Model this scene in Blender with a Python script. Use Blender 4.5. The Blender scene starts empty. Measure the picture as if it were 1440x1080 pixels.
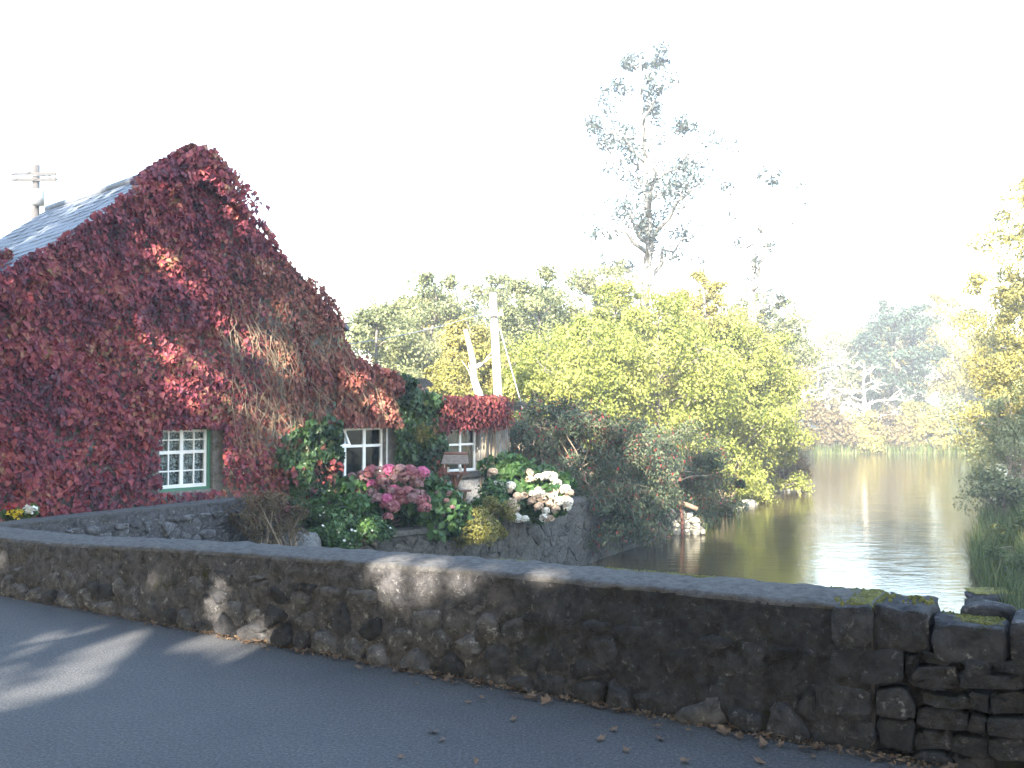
import bpy, math, random
import numpy as np
from mathutils import Vector, Matrix
R = math.radians
sc = bpy.context.scene
col = sc.collection
random.seed(7)

# ------------------------------------------------------------------ camera, sky, sun, exposure
F = 1300.0                      # focal length in pixels of the 1440 px wide photograph
EYE = 1.6
HAZE_D = 0.0018
HORIZON = 572.0
PITCH = math.atan((HORIZON - 540.0) / F)
cam_d = bpy.data.cameras.new('camera')
cam = bpy.data.objects.new('camera', cam_d)
col.objects.link(cam)
cam.location = (0, 0, EYE)
cam.rotation_euler = (math.pi / 2 + PITCH, 0, 0)
cam_d.sensor_width = 36.0
cam_d.lens = F / 1440.0 * 36.0
cam_d.clip_end = 3000
sc.camera = cam

SUN_H = np.array([-0.30, -0.954]); SUN_H = SUN_H / np.linalg.norm(SUN_H)
SUN_EL = R(28)
SUN = np.array([SUN_H[0] * math.cos(SUN_EL), SUN_H[1] * math.cos(SUN_EL), math.sin(SUN_EL)])
w = bpy.data.worlds.new('World'); sc.world = w; w.use_nodes = True
wn = w.node_tree.nodes; wl = w.node_tree.links
for n in list(wn): wn.remove(n)
sky = wn.new('ShaderNodeTexSky'); sky.sky_type = 'NISHITA'; sky.sun_disc = False
sky.sun_elevation = SUN_EL
sky.sun_rotation = math.atan2(SUN[0], SUN[1])
sky.air_density = 1.3; sky.dust_density = 1.2; sky.ozone_density = 1.0
bg = wn.new('ShaderNodeBackground'); bg.inputs['Strength'].default_value = 0.15
wo = wn.new('ShaderNodeOutputWorld')
wl.new(sky.outputs[0], bg.inputs['Color']); wl.new(bg.outputs[0], wo.inputs['Surface'])

sun_d = bpy.data.lights.new('sun', 'SUN')
sun_d.energy = 5.0; sun_d.angle = R(0.53); sun_d.color = (1.0, 0.92, 0.78)
sun_o = bpy.data.objects.new('sun', sun_d); col.objects.link(sun_o)
sun_o.rotation_euler = Vector(SUN).to_track_quat('Z', 'Y').to_euler()
sun_o.location = (0, -10, 40)

sc.view_settings.view_transform = 'Standard'
sc.view_settings.look = 'None'
sc.view_settings.exposure = 3.05
sc.view_settings.gamma = 1.0
sc.view_settings.use_curve_mapping = False
sc.cycles.use_denoising = True
sc.cycles.max_bounces = 6
sc.cycles.diffuse_bounces = 3
sc.cycles.glossy_bounces = 3
sc.cycles.transmission_bounces = 4
sc.cycles.transparent_max_bounces = 10
sc.cycles.volume_bounces = 0
sc.cycles.sample_clamp_indirect = 6

# ------------------------------------------------------------------ pixel -> place helpers
def ray(x, y):
    d = np.array([(x - 720.0) / F, 1.0, (540.0 - y) / F])
    c, s = math.cos(PITCH), math.sin(PITCH)
    return np.array([d[0], d[1] * c - d[2] * s, d[1] * s + d[2] * c])
CAMP = np.array([0.0, 0.0, EYE])
def at_y(x, y, Y):
    r = ray(x, y); return CAMP + r * (Y / r[1])
def on_z(x, y, z):
    r = ray(x, y); return CAMP + r * ((z - EYE) / r[2])
def on_plane(x, y, p, n):
    r = ray(x, y); n = np.asarray(n, float)
    return CAMP + r * (np.dot(np.asarray(p, float) - CAMP, n) / np.dot(r, n))

# road frame: t along the parapet (right +), w away from the camera, w = 0 on the parapet's road face
RE = np.array([0.8556, -0.5176]); RM = np.array([0.5176, 0.8556]); RO = 4.577 * RM
def rw(t, w_, z=0.0):
    p = RO + t * RE + w_ * RM
    return np.array([p[0], p[1], z])
def to_tw(p):
    q = np.array([p[0], p[1]]) - RO
    return float(q @ RE), float(q @ RM)
def wall_tz(x, y):
    p = on_plane(x, y, (RO[0], RO[1], 0), (RM[0], RM[1], 0))
    return to_tw(p)[0], p[2]
# gable frame: s along the gable (right/away +), out towards the river
GU = np.array([0.670, 0.742]); GU /= np.linalg.norm(GU)
GN = np.array([GU[1], -GU[0]]); G0 = np.array([-6.1, 17.4])
def gp(s, z, out=0.0):
    p = G0 + s * GU + out * GN
    return np.array([p[0], p[1], z])
def gpx(x, y, out=0.0):
    p = on_plane(x, y, gp(0, 0, out), (GN[0], GN[1], 0))
    q = p[:2] - G0
    return float(q @ GU), float(p[2])
WATER_Z = -2.6
GARDEN_Z = -0.9

# ------------------------------------------------------------------ noise
def _h(i, j, k, seed):
    n = (i * 374761393 + j * 668265263 + k * 2147483647 + seed * 1274126177) & 0xFFFFFFFF
    n = ((n ^ (n >> 13)) * 1274126177) & 0xFFFFFFFF
    n = ((n ^ (n >> 16)) * 2246822519) & 0xFFFFFFFF
    return ((n ^ (n >> 15)) & 0xFFFFFF) / float(0xFFFFFF)
def vnoise(P, seed=0):
    P = np.asarray(P, float)
    I = np.floor(P).astype(np.int64); f = P - I; f = f * f * (3 - 2 * f)
    out = 0
    for a in (0, 1):
        for b in (0, 1):
            for c in (0, 1):
                wgt = (f[..., 0] if a else 1 - f[..., 0]) * (f[..., 1] if b else 1 - f[..., 1]) * (f[..., 2] if c else 1 - f[..., 2])
                out = out + wgt * _h(I[..., 0] + a, I[..., 1] + b, I[..., 2] + c, seed)
    return out
def fbm(P, octv=4, seed=0):
    P = np.asarray(P, float); a, s, tot = 1.0, 0, 0
    for o in range(octv):
        s = s + a * vnoise(P * (2 ** o), seed + o * 17); tot += a; a *= 0.5
    return s / tot - 0.5

# ------------------------------------------------------------------ mesh helpers
def mesh_np(name, V, Fc, mat, parent=None, smooth=False):
    """V (n,3), Fc (m,k) constant-size faces"""
    V = np.asarray(V, np.float32); Fc = np.asarray(Fc, np.int32)
    me = bpy.data.meshes.new(name)
    m, k = Fc.shape
    me.vertices.add(len(V)); me.vertices.foreach_set('co', V.ravel())
    me.loops.add(m * k); me.loops.foreach_set('vertex_index', Fc.ravel())
    me.polygons.add(m); me.polygons.foreach_set('loop_start', np.arange(0, m * k, k, dtype=np.int32))
    me.update(calc_edges=True)
    if smooth: me.polygons.foreach_set('use_smooth', np.ones(m, bool))
    if mat: me.materials.append(mat)
    return link(name, me, parent)
def link(name, me, parent=None):
    o = bpy.data.objects.new(name, me); col.objects.link(o)
    if parent: o.parent = parent
    return o
def tag(o, label=None, cat=None, group=None, kind=None):
    if label: o['label'] = label
    if cat: o['category'] = cat
    if group: o['group'] = group
    if kind: o['kind'] = kind
    return o
def thing(name, label, cat, group=None):
    o = bpy.data.objects.new(name, None); col.objects.link(o); o.empty_display_size = 0.2
    return tag(o, label, cat, group)

class MB:
    def __init__(s): s.v = []; s.f = []
    def prism(s, quad_lo, quad_hi):
        b = len(s.v); n = len(quad_lo)
        s.v += [tuple(p) for p in quad_lo] + [tuple(p) for p in quad_hi]
        s.f.append(tuple(b + i for i in range(n))[::-1]); s.f.append(tuple(b + n + i for i in range(n)))
        for i in range(n):
            j = (i + 1) % n; s.f.append((b + i, b + j, b + n + j, b + n + i))
        return s
    def box(s, c, ax, ay, az):
        """centre, three half-axis vectors"""
        c, ax, ay, az = [np.asarray(q, float) for q in (c, ax, ay, az)]
        lo = [c - ax - ay - az, c + ax - ay - az, c + ax + ay - az, c - ax + ay - az]
        return s.prism(lo, [p + 2 * az for p in lo])
    def tube(s, pts, rad, n=7, cap=True):
        pts = [np.asarray(p, float) for p in pts]; b = len(s.v)
        if not hasattr(rad, '__len__'): rad = [rad] * len(pts)
        prev = None
        for i, p in enumerate(pts):
            d = pts[min(i + 1, len(pts) - 1)] - pts[max(i - 1, 0)]
            d = d / (np.linalg.norm(d) + 1e-9)
            if prev is None:
                a = np.array([1.0, 0, 0]) if abs(d[0]) < 0.8 else np.array([0, 1.0, 0])
            else: a = prev
            x = a - d * (a @ d); x = x / (np.linalg.norm(x) + 1e-9); prev = x
            yv = np.cross(d, x)
            for k in range(n):
                an = 2 * math.pi * k / n
                s.v.append(tuple(p + rad[i] * (math.cos(an) * x + math.sin(an) * yv)))
        for i in range(len(pts) - 1):
            for k in range(n):
                k2 = (k + 1) % n
                s.f.append((b + i * n + k, b + i * n + k2, b + (i + 1) * n + k2, b + (i + 1) * n + k))
        if cap:
            s.f.append(tuple(b + k for k in range(n))[::-1])
            e = b + (len(pts) - 1) * n; s.f.append(tuple(e + k for k in range(n)))
        return s
    def build(s, name, mat, parent=None, smooth=False):
        me = bpy.data.meshes.new(name); me.from_pydata(s.v, [], s.f); me.update()
        if smooth: me.polygons.foreach_set('use_smooth', [True] * len(me.polygons))
        if mat: me.materials.append(mat)
        return link(name, me, parent)

# ------------------------------------------------------------------ materials
def mat_new(name):
    m = bpy.data.materials.new(name); m.use_nodes = True
    nt = m.node_tree
    return m, nt, nt.nodes, nt.links, nt.nodes['Principled BSDF']
def ramp(nodes, stops):
    r = nodes.new('ShaderNodeValToRGB'); e = r.color_ramp.elements
    while len(e) < len(stops): e.new(0.5)
    for i, (p, c) in enumerate(stops):
        e[i].position = p; e[i].color = (c[0], c[1], c[2], 1)
    return r
def nz(nodes, links, scale, detail=6, rough=0.6, coord=None, dist=0.0):
    n = nodes.new('ShaderNodeTexNoise'); n.inputs['Scale'].default_value = scale
    n.inputs['Detail'].default_value = detail; n.inputs['Roughness'].default_value = rough
    n.inputs['Distortion'].default_value = dist
    if coord is not None: links.new(coord, n.inputs['Vector'])
    return n
def mixc(nodes, links, fac, a, b):
    m = nodes.new('ShaderNodeMix'); m.data_type = 'RGBA'
    for sock, val in ((m.inputs[0], fac), (m.inputs[6], a), (m.inputs[7], b)):
        if hasattr(val, 'links'): links.new(val, sock)
        elif hasattr(val, '__len__'): sock.default_value = (val[0], val[1], val[2], 1)
        else: sock.default_value = val
    return m.outputs[2]
def bump(nodes, links, height, strength, dist, bsdf):
    b = nodes.new('ShaderNodeBump'); b.inputs['Strength'].default_value = strength
    b.inputs['Distance'].default_value = dist
    links.new(height, b.inputs['Height']); links.new(b.outputs[0], bsdf.inputs['Normal'])

def mat_plain(name, c, rough=0.7, var=0.25, scale=6.0, bmp=0.2, metal=0.0, bdist=0.01):
    m, nt, N, L, P = mat_new(name)
    tc = N.new('ShaderNodeTexCoord').outputs['Object']
    n = nz(N, L, scale, 6, 0.65, tc)
    lo = [max(0, q * (1 - var)) for q in c]; hi = [min(1, q * (1 + var)) for q in c]
    r = ramp(N, [(0.3, lo), (0.7, hi)]); L.new(n.outputs[0], r.inputs[0]); L.new(r.outputs[0], P.inputs['Base Color'])
    P.inputs['Roughness'].default_value = rough; P.inputs['Metallic'].default_value = metal
    if bmp: bump(N, L, nz(N, L, scale * 6, 5, 0.7, tc).outputs[0], bmp, bdist, P)
    return m

def mat_leaf(name, stops, noise_scale=0.6, trans=0.35, rough=0.55, mixn=0.5):
    """leaf colour: each leaf its own tone, drifting with a slow noise through the plant"""
    m, nt, N, L, P = mat_new(name)
    geo = N.new('ShaderNodeNewGeometry')
    tc = N.new('ShaderNodeTexCoord').outputs['Object']
    n = nz(N, L, noise_scale, 3, 0.6, tc)
    mr = N.new('ShaderNodeMapRange'); mr.inputs[1].default_value = 0.3; mr.inputs[2].default_value = 0.7
    L.new(n.outputs[0], mr.inputs[0])
    mx = N.new('ShaderNodeMix'); mx.data_type = 'FLOAT'; mx.inputs[0].default_value = mixn
    L.new(geo.outputs['Random Per Island'], mx.inputs[2]); L.new(mr.outputs[0], mx.inputs[3])
    r = ramp(N, stops); L.new(mx.outputs[0], r.inputs[0])
    L.new(r.outputs[0], P.inputs['Base Color'])
    P.inputs['Roughness'].default_value = rough
    P.inputs['Specular IOR Level'].default_value = 0.3
    tr = N.new('ShaderNodeBsdfTranslucent'); L.new(r.outputs[0], tr.inputs['Color'])
    ms = N.new('ShaderNodeMixShader'); ms.inputs[0].default_value = trans
    L.new(P.outputs[0], ms.inputs[1]); L.new(tr.outputs[0], ms.inputs[2])
    L.new(ms.outputs[0], N['Material Output'].inputs['Surface'])
    return m

def mat_rubble(name, dark, mid, pale, moss, moss_amt=0.5, pale_amt=0.5, scale=1.0):
    """weathered masonry: grey body, pale lichen blotches, dark and olive moss"""
    m, nt, N, L, P = mat_new(name)
    tc = N.new('ShaderNodeTexCoord').outputs['Object']
    oi = N.new('ShaderNodeObjectInfo')
    add = N.new('ShaderNodeVectorMath'); add.operation = 'ADD'
    sep = N.new('ShaderNodeCombineXYZ')
    mu = N.new('ShaderNodeMath'); mu.operation = 'MULTIPLY'; mu.inputs[1].default_value = 37.0
    L.new(oi.outputs['Random'], mu.inputs[0]); L.new(mu.outputs[0], sep.inputs[0])
    L.new(tc, add.inputs[0]); L.new(sep.outputs[0], add.inputs[1]); tc = add.outputs[0]
    n1 = nz(N, L, 9 * scale, 8, 0.7, tc, 0.4)
    r1 = ramp(N, [(0.30, dark), (0.62, mid)]); L.new(n1.outputs[0], r1.inputs[0])
    n2 = nz(N, L, 11 * scale, 10, 0.8, tc, 0.15)
    r2 = ramp(N, [(0.66 - 0.2 * pale_amt, (0, 0, 0)), (0.74 - 0.2 * pale_amt, (1, 1, 1))]); L.new(n2.outputs[0], r2.inputs[0])
    c = mixc(N, L, r2.outputs[0], r1.outputs[0], pale)
    n3 = nz(N, L, 3.2 * scale, 7, 0.7, tc, 0.3)
    r3 = ramp(N, [(0.68 - 0.25 * moss_amt, (0, 0, 0)), (0.80 - 0.25 * moss_amt, (1, 1, 1))]); L.new(n3.outputs[0], r3.inputs[0])
    c = mixc(N, L, r3.outputs[0], c, moss)
    da = N.new('ShaderNodeAttribute'); da.attribute_name = 'soil_shade'  # darkening by position: blackened stone and occlusion shade put into the colour
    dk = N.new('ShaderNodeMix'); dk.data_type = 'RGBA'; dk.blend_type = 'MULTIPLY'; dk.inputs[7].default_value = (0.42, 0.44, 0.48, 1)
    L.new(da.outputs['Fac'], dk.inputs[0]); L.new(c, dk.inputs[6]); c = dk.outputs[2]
    vr = N.new('ShaderNodeHueSaturation')
    mv = N.new('ShaderNodeMapRange'); mv.inputs[3].default_value = 0.75; mv.inputs[4].default_value = 1.25
    L.new(oi.outputs['Random'], mv.inputs[0]); L.new(mv.outputs[0], vr.inputs['Value']); L.new(c, vr.inputs['Color'])
    L.new(vr.outputs[0], P.inputs['Base Color'])
    P.inputs['Roughness'].default_value = 0.92; P.inputs['Specular IOR Level'].default_value = 0.25
    nb = nz(N, L, 42 * scale, 8, 0.75, tc, 0.2)
    bump(N, L, nb.outputs[0], 1.0, 0.04, P)
    return m

M = {}
M['stone'] = mat_rubble('limestone', (0.035, 0.034, 0.040), (0.16, 0.155, 0.16), (0.36, 0.355, 0.36), (0.026, 0.026, 0.013), 0.34, 0.55, 1.5)
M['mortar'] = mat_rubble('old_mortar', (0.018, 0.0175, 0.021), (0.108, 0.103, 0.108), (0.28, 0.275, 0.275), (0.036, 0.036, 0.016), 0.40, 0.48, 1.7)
M['dark_stone'] = mat_rubble('dark_stone', (0.014, 0.0145, 0.018), (0.064, 0.064, 0.073), (0.20, 0.20, 0.21), (0.020, 0.022, 0.010), 0.45, 0.46, 1.3)
M['joint'] = mat_rubble('dark_joint', (0.012, 0.012, 0.012), (0.035, 0.03, 0.028), (0.07, 0.065, 0.06), (0.02, 0.02, 0.01), 0.4, 0.0)
M['cap'] = mat_rubble('cement_cap', (0.05, 0.049, 0.05), (0.145, 0.138, 0.135), (0.24, 0.23, 0.22), (0.08, 0.075, 0.035), 0.08, 0.28, 2.4)
M['quay'] = mat_rubble('quay_stone', (0.035, 0.034, 0.03), (0.13, 0.12, 0.105), (0.28, 0.26, 0.23), (0.035, 0.038, 0.018), 0.4, 0.35, 1.4)
M['pale_stone'] = mat_rubble('pale_limestone', (0.22, 0.20, 0.15), (0.42, 0.39, 0.31), (0.55, 0.52, 0.45), (0.10, 0.10, 0.05), 0.15, 0.4)
M['white_render'] = mat_rubble('flaking_whitewash', (0.09, 0.088, 0.082), (0.28, 0.27, 0.255), (0.46, 0.445, 0.42), (0.05, 0.053, 0.03), 0.42, 0.5, 1.8)
M['house_wall'] = mat_rubble('house_render', (0.10, 0.095, 0.085), (0.24, 0.23, 0.21), (0.38, 0.36, 0.33), (0.06, 0.05, 0.035), 0.4, 0.3)
M['moss'] = mat_plain('yellow_moss', (0.13, 0.125, 0.025), 0.95, 0.5, 30, 0.8, bdist=0.01)
M['white_paint'] = mat_plain('white_paint', (0.78, 0.77, 0.74), 0.45, 0.06, 8, 0.05)
M['green_paint'] = mat_plain('green_paint', (0.05, 0.17, 0.10), 0.5, 0.15, 8, 0.1)
M['slate'] = mat_plain('blue_slate', (0.10, 0.112, 0.135), 0.65, 0.3, 5, 0.25)
M['rust_wood'] = mat_plain('stained_wood', (0.13, 0.052, 0.032), 0.7, 0.35, 14, 0.4)
M['grey_wood'] = mat_plain('weathered_wood', (0.13, 0.105, 0.08), 0.85, 0.4, 18, 0.5)
M['log_wood'] = mat_plain('dead_log_wood', (0.17, 0.11, 0.07), 0.85, 0.4, 14, 0.5)
M['log_dark'] = mat_plain('tarred_wood', (0.035, 0.032, 0.032), 0.85, 0.3, 8, 0.4)
M['bark'] = mat_plain('grey_bark', (0.13, 0.115, 0.095), 0.9, 0.45, 7, 0.8, bdist=0.03)
M['pale_bark'] = mat_plain('pale_bark', (0.50, 0.47, 0.41), 0.85, 0.25, 6, 0.6, bdist=0.02)
M['twig'] = mat_plain('dry_twig', (0.21, 0.16, 0.11), 0.9, 0.35, 10, 0.3)
M['pole'] = mat_plain('pole_wood', (0.42, 0.39, 0.34), 0.8, 0.2, 9, 0.4)
M['metal'] = mat_plain('dull_metal', (0.22, 0.23, 0.25), 0.5, 0.15, 9, 0.1, 0.6)
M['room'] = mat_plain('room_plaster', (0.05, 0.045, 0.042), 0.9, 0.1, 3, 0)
M['terrain'] = mat_plain('bank_soil', (0.075, 0.075, 0.035), 0.95, 0.5, 1.2, 0.6, bdist=0.05)
M['garden'] = mat_plain('garden_soil', (0.07, 0.062, 0.04), 0.95, 0.5, 3, 0.6, bdist=0.04)

def mat_asphalt():
    m, nt, N, L, P = mat_new('asphalt')
    tc = N.new('ShaderNodeTexCoord').outputs['Object']
    n1 = nz(N, L, 1.3, 7, 0.7, tc); n2 = nz(N, L, 60, 4, 0.9, tc)
    r1 = ramp(N, [(0.3, (0.044, 0.045, 0.050)), (0.7, (0.062, 0.062, 0.066))]); L.new(n1.outputs[0], r1.inputs[0])
    r2 = ramp(N, [(0.36, (0.25, 0.25, 0.25)), (0.55, (1.0, 1.0, 1.0)), (0.72, (2.6, 2.6, 2.5))]); L.new(n2.outputs[0], r2.inputs[0])
    mm = N.new('ShaderNodeMix'); mm.data_type = 'RGBA'; mm.blend_type = 'MULTIPLY'; mm.inputs[0].default_value = 1.0
    L.new(r1.outputs[0], mm.inputs[6]); L.new(r2.outputs[0], mm.inputs[7]); L.new(mm.outputs[2], P.inputs['Base Color'])
    P.inputs['Roughness'].default_value = 0.85
    v = N.new('ShaderNodeTexVoronoi'); v.inputs['Scale'].default_value = 90; L.new(tc, v.inputs['Vector'])
    bump(N, L, v.outputs['Distance'], 0.7, 0.006, P)
    return m
M['asphalt'] = mat_asphalt()

def mat_water():
    m, nt, N, L, P = mat_new('river_water')
    tc = N.new('ShaderNodeTexCoord').outputs['Object']
    mp = N.new('ShaderNodeMapping'); mp.inputs['Rotation'].default_value = (0, 0, R(-25)); mp.inputs['Scale'].default_value = (0.6, 1.5, 1)
    L.new(tc, mp.inputs['Vector'])
    P.inputs['Base Color'].default_value = (0.040, 0.031, 0.013, 1)
    P.inputs['Roughness'].default_value = 0.06
    P.inputs['IOR'].default_value = 1.33
    n1 = nz(N, L, 2.2, 4, 0.6, mp.outputs[0], 0.6); n2 = nz(N, L, 0.35, 2, 0.5, mp.outputs[0])
    ad = N.new('ShaderNodeMath'); ad.operation = 'MULTIPLY_ADD'; ad.inputs[1].default_value = 1.0
    L.new(n1.outputs[0], ad.inputs[0]); L.new(n2.outputs[0], ad.inputs[2])
    bump(N, L, ad.outputs[0], 0.22, 0.05, P)
    return m
M['water'] = mat_water()

def mat_glass():
    m, nt, N, L, P = mat_new('window_glass')
    tr = N.new('ShaderNodeBsdfTransparent'); tr.inputs[0].default_value = (0.85, 0.9, 0.9, 1)
    gl = N.new('ShaderNodeBsdfGlossy'); gl.inputs['Roughness'].default_value = 0.02
    fr = N.new('ShaderNodeFresnel'); fr.inputs[0].default_value = 1.35
    ms = N.new('ShaderNodeMixShader'); L.new(fr.outputs[0], ms.inputs[0]); L.new(tr.outputs[0], ms.inputs[1]); L.new(gl.outputs[0], ms.inputs[2])
    L.new(ms.outputs[0], N['Material Output'].inputs['Surface'])
    return m
M['glass'] = mat_glass()
def mat_lace():
    m, nt, N, L, P = mat_new('lace_curtain')
    tc = N.new('ShaderNodeTexCoord').outputs['Object']
    v = N.new('ShaderNodeTexVoronoi'); v.inputs['Scale'].default_value = 26; L.new(tc, v.inputs['Vector'])
    wv = nz(N, L, 9, 3, 0.6, tc)
    ad = N.new('ShaderNodeMath'); ad.operation = 'MULTIPLY'; L.new(v.outputs['Distance'], ad.inputs[0]); L.new(wv.outputs[0], ad.inputs[1])
    r = ramp(N, [(0.10, (0.85, 0.85, 0.85)), (0.32, (0.25, 0.25, 0.25))]); L.new(ad.outputs[0], r.inputs[0])
    P.inputs['Base Color'].default_value = (0.75, 0.77, 0.80, 1); P.inputs['Roughness'].default_value = 0.9
    L.new(r.outputs[0], P.inputs['Alpha'])
    return m
M['lace'] = mat_lace()

# foliage palettes
M['l_creeper'] = mat_leaf('crimson_creeper_leaf', [(0.0, (0.050, 0.022, 0.036)), (0.30, (0.13, 0.036, 0.056)), (0.52, (0.25, 0.045, 0.062)), (0.72, (0.32, 0.085, 0.075)), (0.86, (0.31, 0.16, 0.09)), (0.96, (0.26, 0.22, 0.09))], 1.1, 0.25)
M['l_rust'] = mat_leaf('rusty_creeper_leaf', [(0.0, (0.07, 0.024, 0.026)), (0.30, (0.18, 0.052, 0.045)), (0.58, (0.29, 0.10, 0.07)), (0.8, (0.34, 0.20, 0.12)), (0.95, (0.30, 0.25, 0.15))], 1.1, 0.25)
M['l_red'] = mat_leaf('bright_red_creeper_leaf', [(0.0, (0.06, 0.016, 0.02)), (0.45, (0.16, 0.03, 0.036)), (0.75, (0.23, 0.07, 0.05)), (1.0, (0.20, 0.12, 0.06))], 1.5, 0.3)
M['l_ivy'] = mat_leaf('ivy_leaf', [(0.0, (0.012, 0.025, 0.012)), (0.5, (0.03, 0.065, 0.022)), (0.85, (0.07, 0.12, 0.035)), (1.0, (0.16, 0.07, 0.04))], 1.2, 0.25, 0.4)
M['l_hyd'] = mat_leaf('hydrangea_leaf', [(0.0, (0.02, 0.05, 0.015)), (0.5, (0.05, 0.11, 0.03)), (1.0, (0.12, 0.20, 0.05))], 1.5, 0.3, 0.45)
M['l_fuchsia'] = mat_leaf('fuchsia_leaf', [(0.0, (0.03, 0.042, 0.028)), (0.45, (0.075, 0.10, 0.055)), (0.72, (0.125, 0.145, 0.075)), (0.9, (0.18, 0.115, 0.075))], 0.8, 0.3)
M['l_green'] = mat_leaf('fresh_green_leaf', [(0.0, (0.10, 0.13, 0.03)), (0.5, (0.23, 0.255, 0.055)), (1.0, (0.36, 0.34, 0.10))], 0.5, 0.45)
M['l_yellow'] = mat_leaf('yellowing_leaf', [(0.0, (0.12, 0.115, 0.035)), (0.5, (0.26, 0.235, 0.065)), (1.0, (0.38, 0.31, 0.11))], 0.5, 0.45)
M['l_olive'] = mat_leaf('olive_leaf', [(0.0, (0.06, 0.08, 0.04)), (0.5, (0.17, 0.19, 0.085)), (1.0, (0.30, 0.29, 0.14))], 0.4, 0.4)
M['l_dark'] = mat_leaf('dark_evergreen_leaf', [(0.0, (0.012, 0.028, 0.02)), (0.6, (0.03, 0.055, 0.035)), (1.0, (0.06, 0.085, 0.045))], 0.5, 0.25)
M['l_far'] = mat_leaf('tall_tree_leaf', [(0.0, (0.010, 0.018, 0.016)), (0.6, (0.022, 0.034, 0.030)), (1.0, (0.04, 0.052, 0.042))], 0.5, 0.15)
M['mid_bark'] = mat_plain('pale_grey_bark', (0.17, 0.16, 0.145), 0.9, 0.35, 6, 0.6, bdist=0.02)
M['l_tan'] = mat_leaf('dry_tan_leaf', [(0.0, (0.05, 0.038, 0.02)), (0.5, (0.13, 0.10, 0.045)), (1.0, (0.24, 0.19, 0.09))], 0.6, 0.4)
M['l_gold'] = mat_leaf('golden_shrub_leaf', [(0.0, (0.08, 0.08, 0.02)), (0.5, (0.18, 0.17, 0.04)), (1.0, (0.30, 0.27, 0.08))], 2.0, 0.35)
M['l_brown'] = mat_leaf('dead_brown_leaf', [(0.0, (0.05, 0.035, 0.025)), (0.5, (0.12, 0.085, 0.045)), (1.0, (0.16, 0.13, 0.06))], 1.5, 0.2)
M['l_grass'] = mat_leaf('bank_grass', [(0.0, (0.04, 0.06, 0.015)), (0.6, (0.09, 0.12, 0.03)), (1.0, (0.22, 0.18, 0.07))], 0.8, 0.35)
M['f_red'] = mat_leaf('red_fuchsia_flower', [(0.0, (0.22, 0.02, 0.03)), (1.0, (0.42, 0.06, 0.06))], 2, 0.3)
M['f_pink'] = mat_leaf('pink_floret', [(0.0, (0.20, 0.05, 0.068)), (0.6, (0.31, 0.11, 0.12)), (1.0, (0.42, 0.24, 0.21))], 6, 0.3)
M['f_hot'] = mat_leaf('hot_pink_floret', [(0.0, (0.40, 0.06, 0.16)), (1.0, (0.52, 0.16, 0.26))], 6, 0.3)
M['f_faded'] = mat_leaf('faded_pink_floret', [(0.0, (0.18, 0.07, 0.085)), (0.5, (0.28, 0.15, 0.15)), (1.0, (0.36, 0.26, 0.21))], 6, 0.3)
M['f_white'] = mat_leaf('white_floret', [(0.0, (0.62, 0.58, 0.48)), (1.0, (0.80, 0.78, 0.72))], 6, 0.3)
M['f_cream'] = mat_leaf('browning_cream_floret', [(0.0, (0.36, 0.26, 0.17)), (0.5, (0.55, 0.42, 0.32)), (1.0, (0.68, 0.58, 0.46))], 6, 0.3)
M['f_yellow'] = mat_leaf('yellow_petal', [(0.0, (0.65, 0.48, 0.02)), (1.0, (0.80, 0.66, 0.06))], 6, 0.3)
M['dead_leaf'] = mat_leaf('fallen_leaf', [(0.0, (0.05, 0.033, 0.022)), (0.5, (0.13, 0.083, 0.052)), (1.0, (0.24, 0.165, 0.09))], 3, 0.15)

# ------------------------------------------------------------------ leaves and plants
def rng(seed): return np.random.default_rng(seed)
def unit(v): return v / (np.linalg.norm(v, axis=-1, keepdims=True) + 1e-9)

def leaf_mesh(name, pts, size, mat, parent, seed=0, out=None, aspect=0.62, droop=0.3, jitter=0.9, fold=0.18, stuff=True):
    """one folded four-cornered leaf at each point; out = preferred facing (n,3)"""
    g = rng(seed); n = len(pts)
    sz = size * g.uniform(0.5, 1.4, n)[:, None]
    nrm = g.normal(size=(n, 3))
    if out is not None: nrm = unit(np.asarray(out, float)) + jitter * 0.62 * nrm
    else: nrm[:, 2] = np.abs(nrm[:, 2]) + 0.35
    nrm = unit(nrm)
    d = g.normal(size=(n, 3)); d[:, 2] -= droop * 2.2
    d = unit(d - nrm * np.sum(d * nrm, 1, keepdims=True))
    s = np.cross(nrm, d)
    b = pts - d * sz * 0.5; t = pts + d * sz * 0.5
    mid = pts + d * sz * (-0.08)
    hw = sz * aspect * 0.5
    l = mid + s * hw + nrm * sz * fold; r = mid - s * hw + nrm * sz * fold
    V = np.stack([b, r, t, l], 1).reshape(-1, 3)
    i = np.arange(n) * 4
    Fc = np.stack([np.stack([i, i + 1, i + 2], 1), np.stack([i, i + 2, i + 3], 1)], 1).reshape(-1, 3)
    o = mesh_np(name, V, Fc, mat, parent)
    if stuff: o['kind'] = 'stuff'
    return o

def clump_points(c, rad, n, k, cr, seed, shell=0.55, flat_bottom=None):
    """points in k clumps spread over an ellipsoid, plus outward directions"""
    g = rng(seed)
    d = unit(g.normal(size=(k, 3)))
    rr = g.uniform(shell, 1.0, (k, 1)) ** 0.8
    cc = d * rr * np.asarray(rad)
    idx = g.integers(0, k, n)
    loc = unit(g.normal(size=(n, 3))) * (g.uniform(0.25, 1.0, (n, 1)) ** 0.5) * (cr * g.uniform(0.4, 1.45, (k, 1)))[idx]
    loc[:, 2] *= 0.75
    p = cc[idx] + loc
    out = unit(loc + 0.4 * d[idx] + np.array([0, 0, 0.25]))
    p = p + np.asarray(c)
    if flat_bottom is not None:
        keep = p[:, 2] > flat_bottom; p = p[keep]; out = out[keep]
    return p, out, cc + np.asarray(c)

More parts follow.
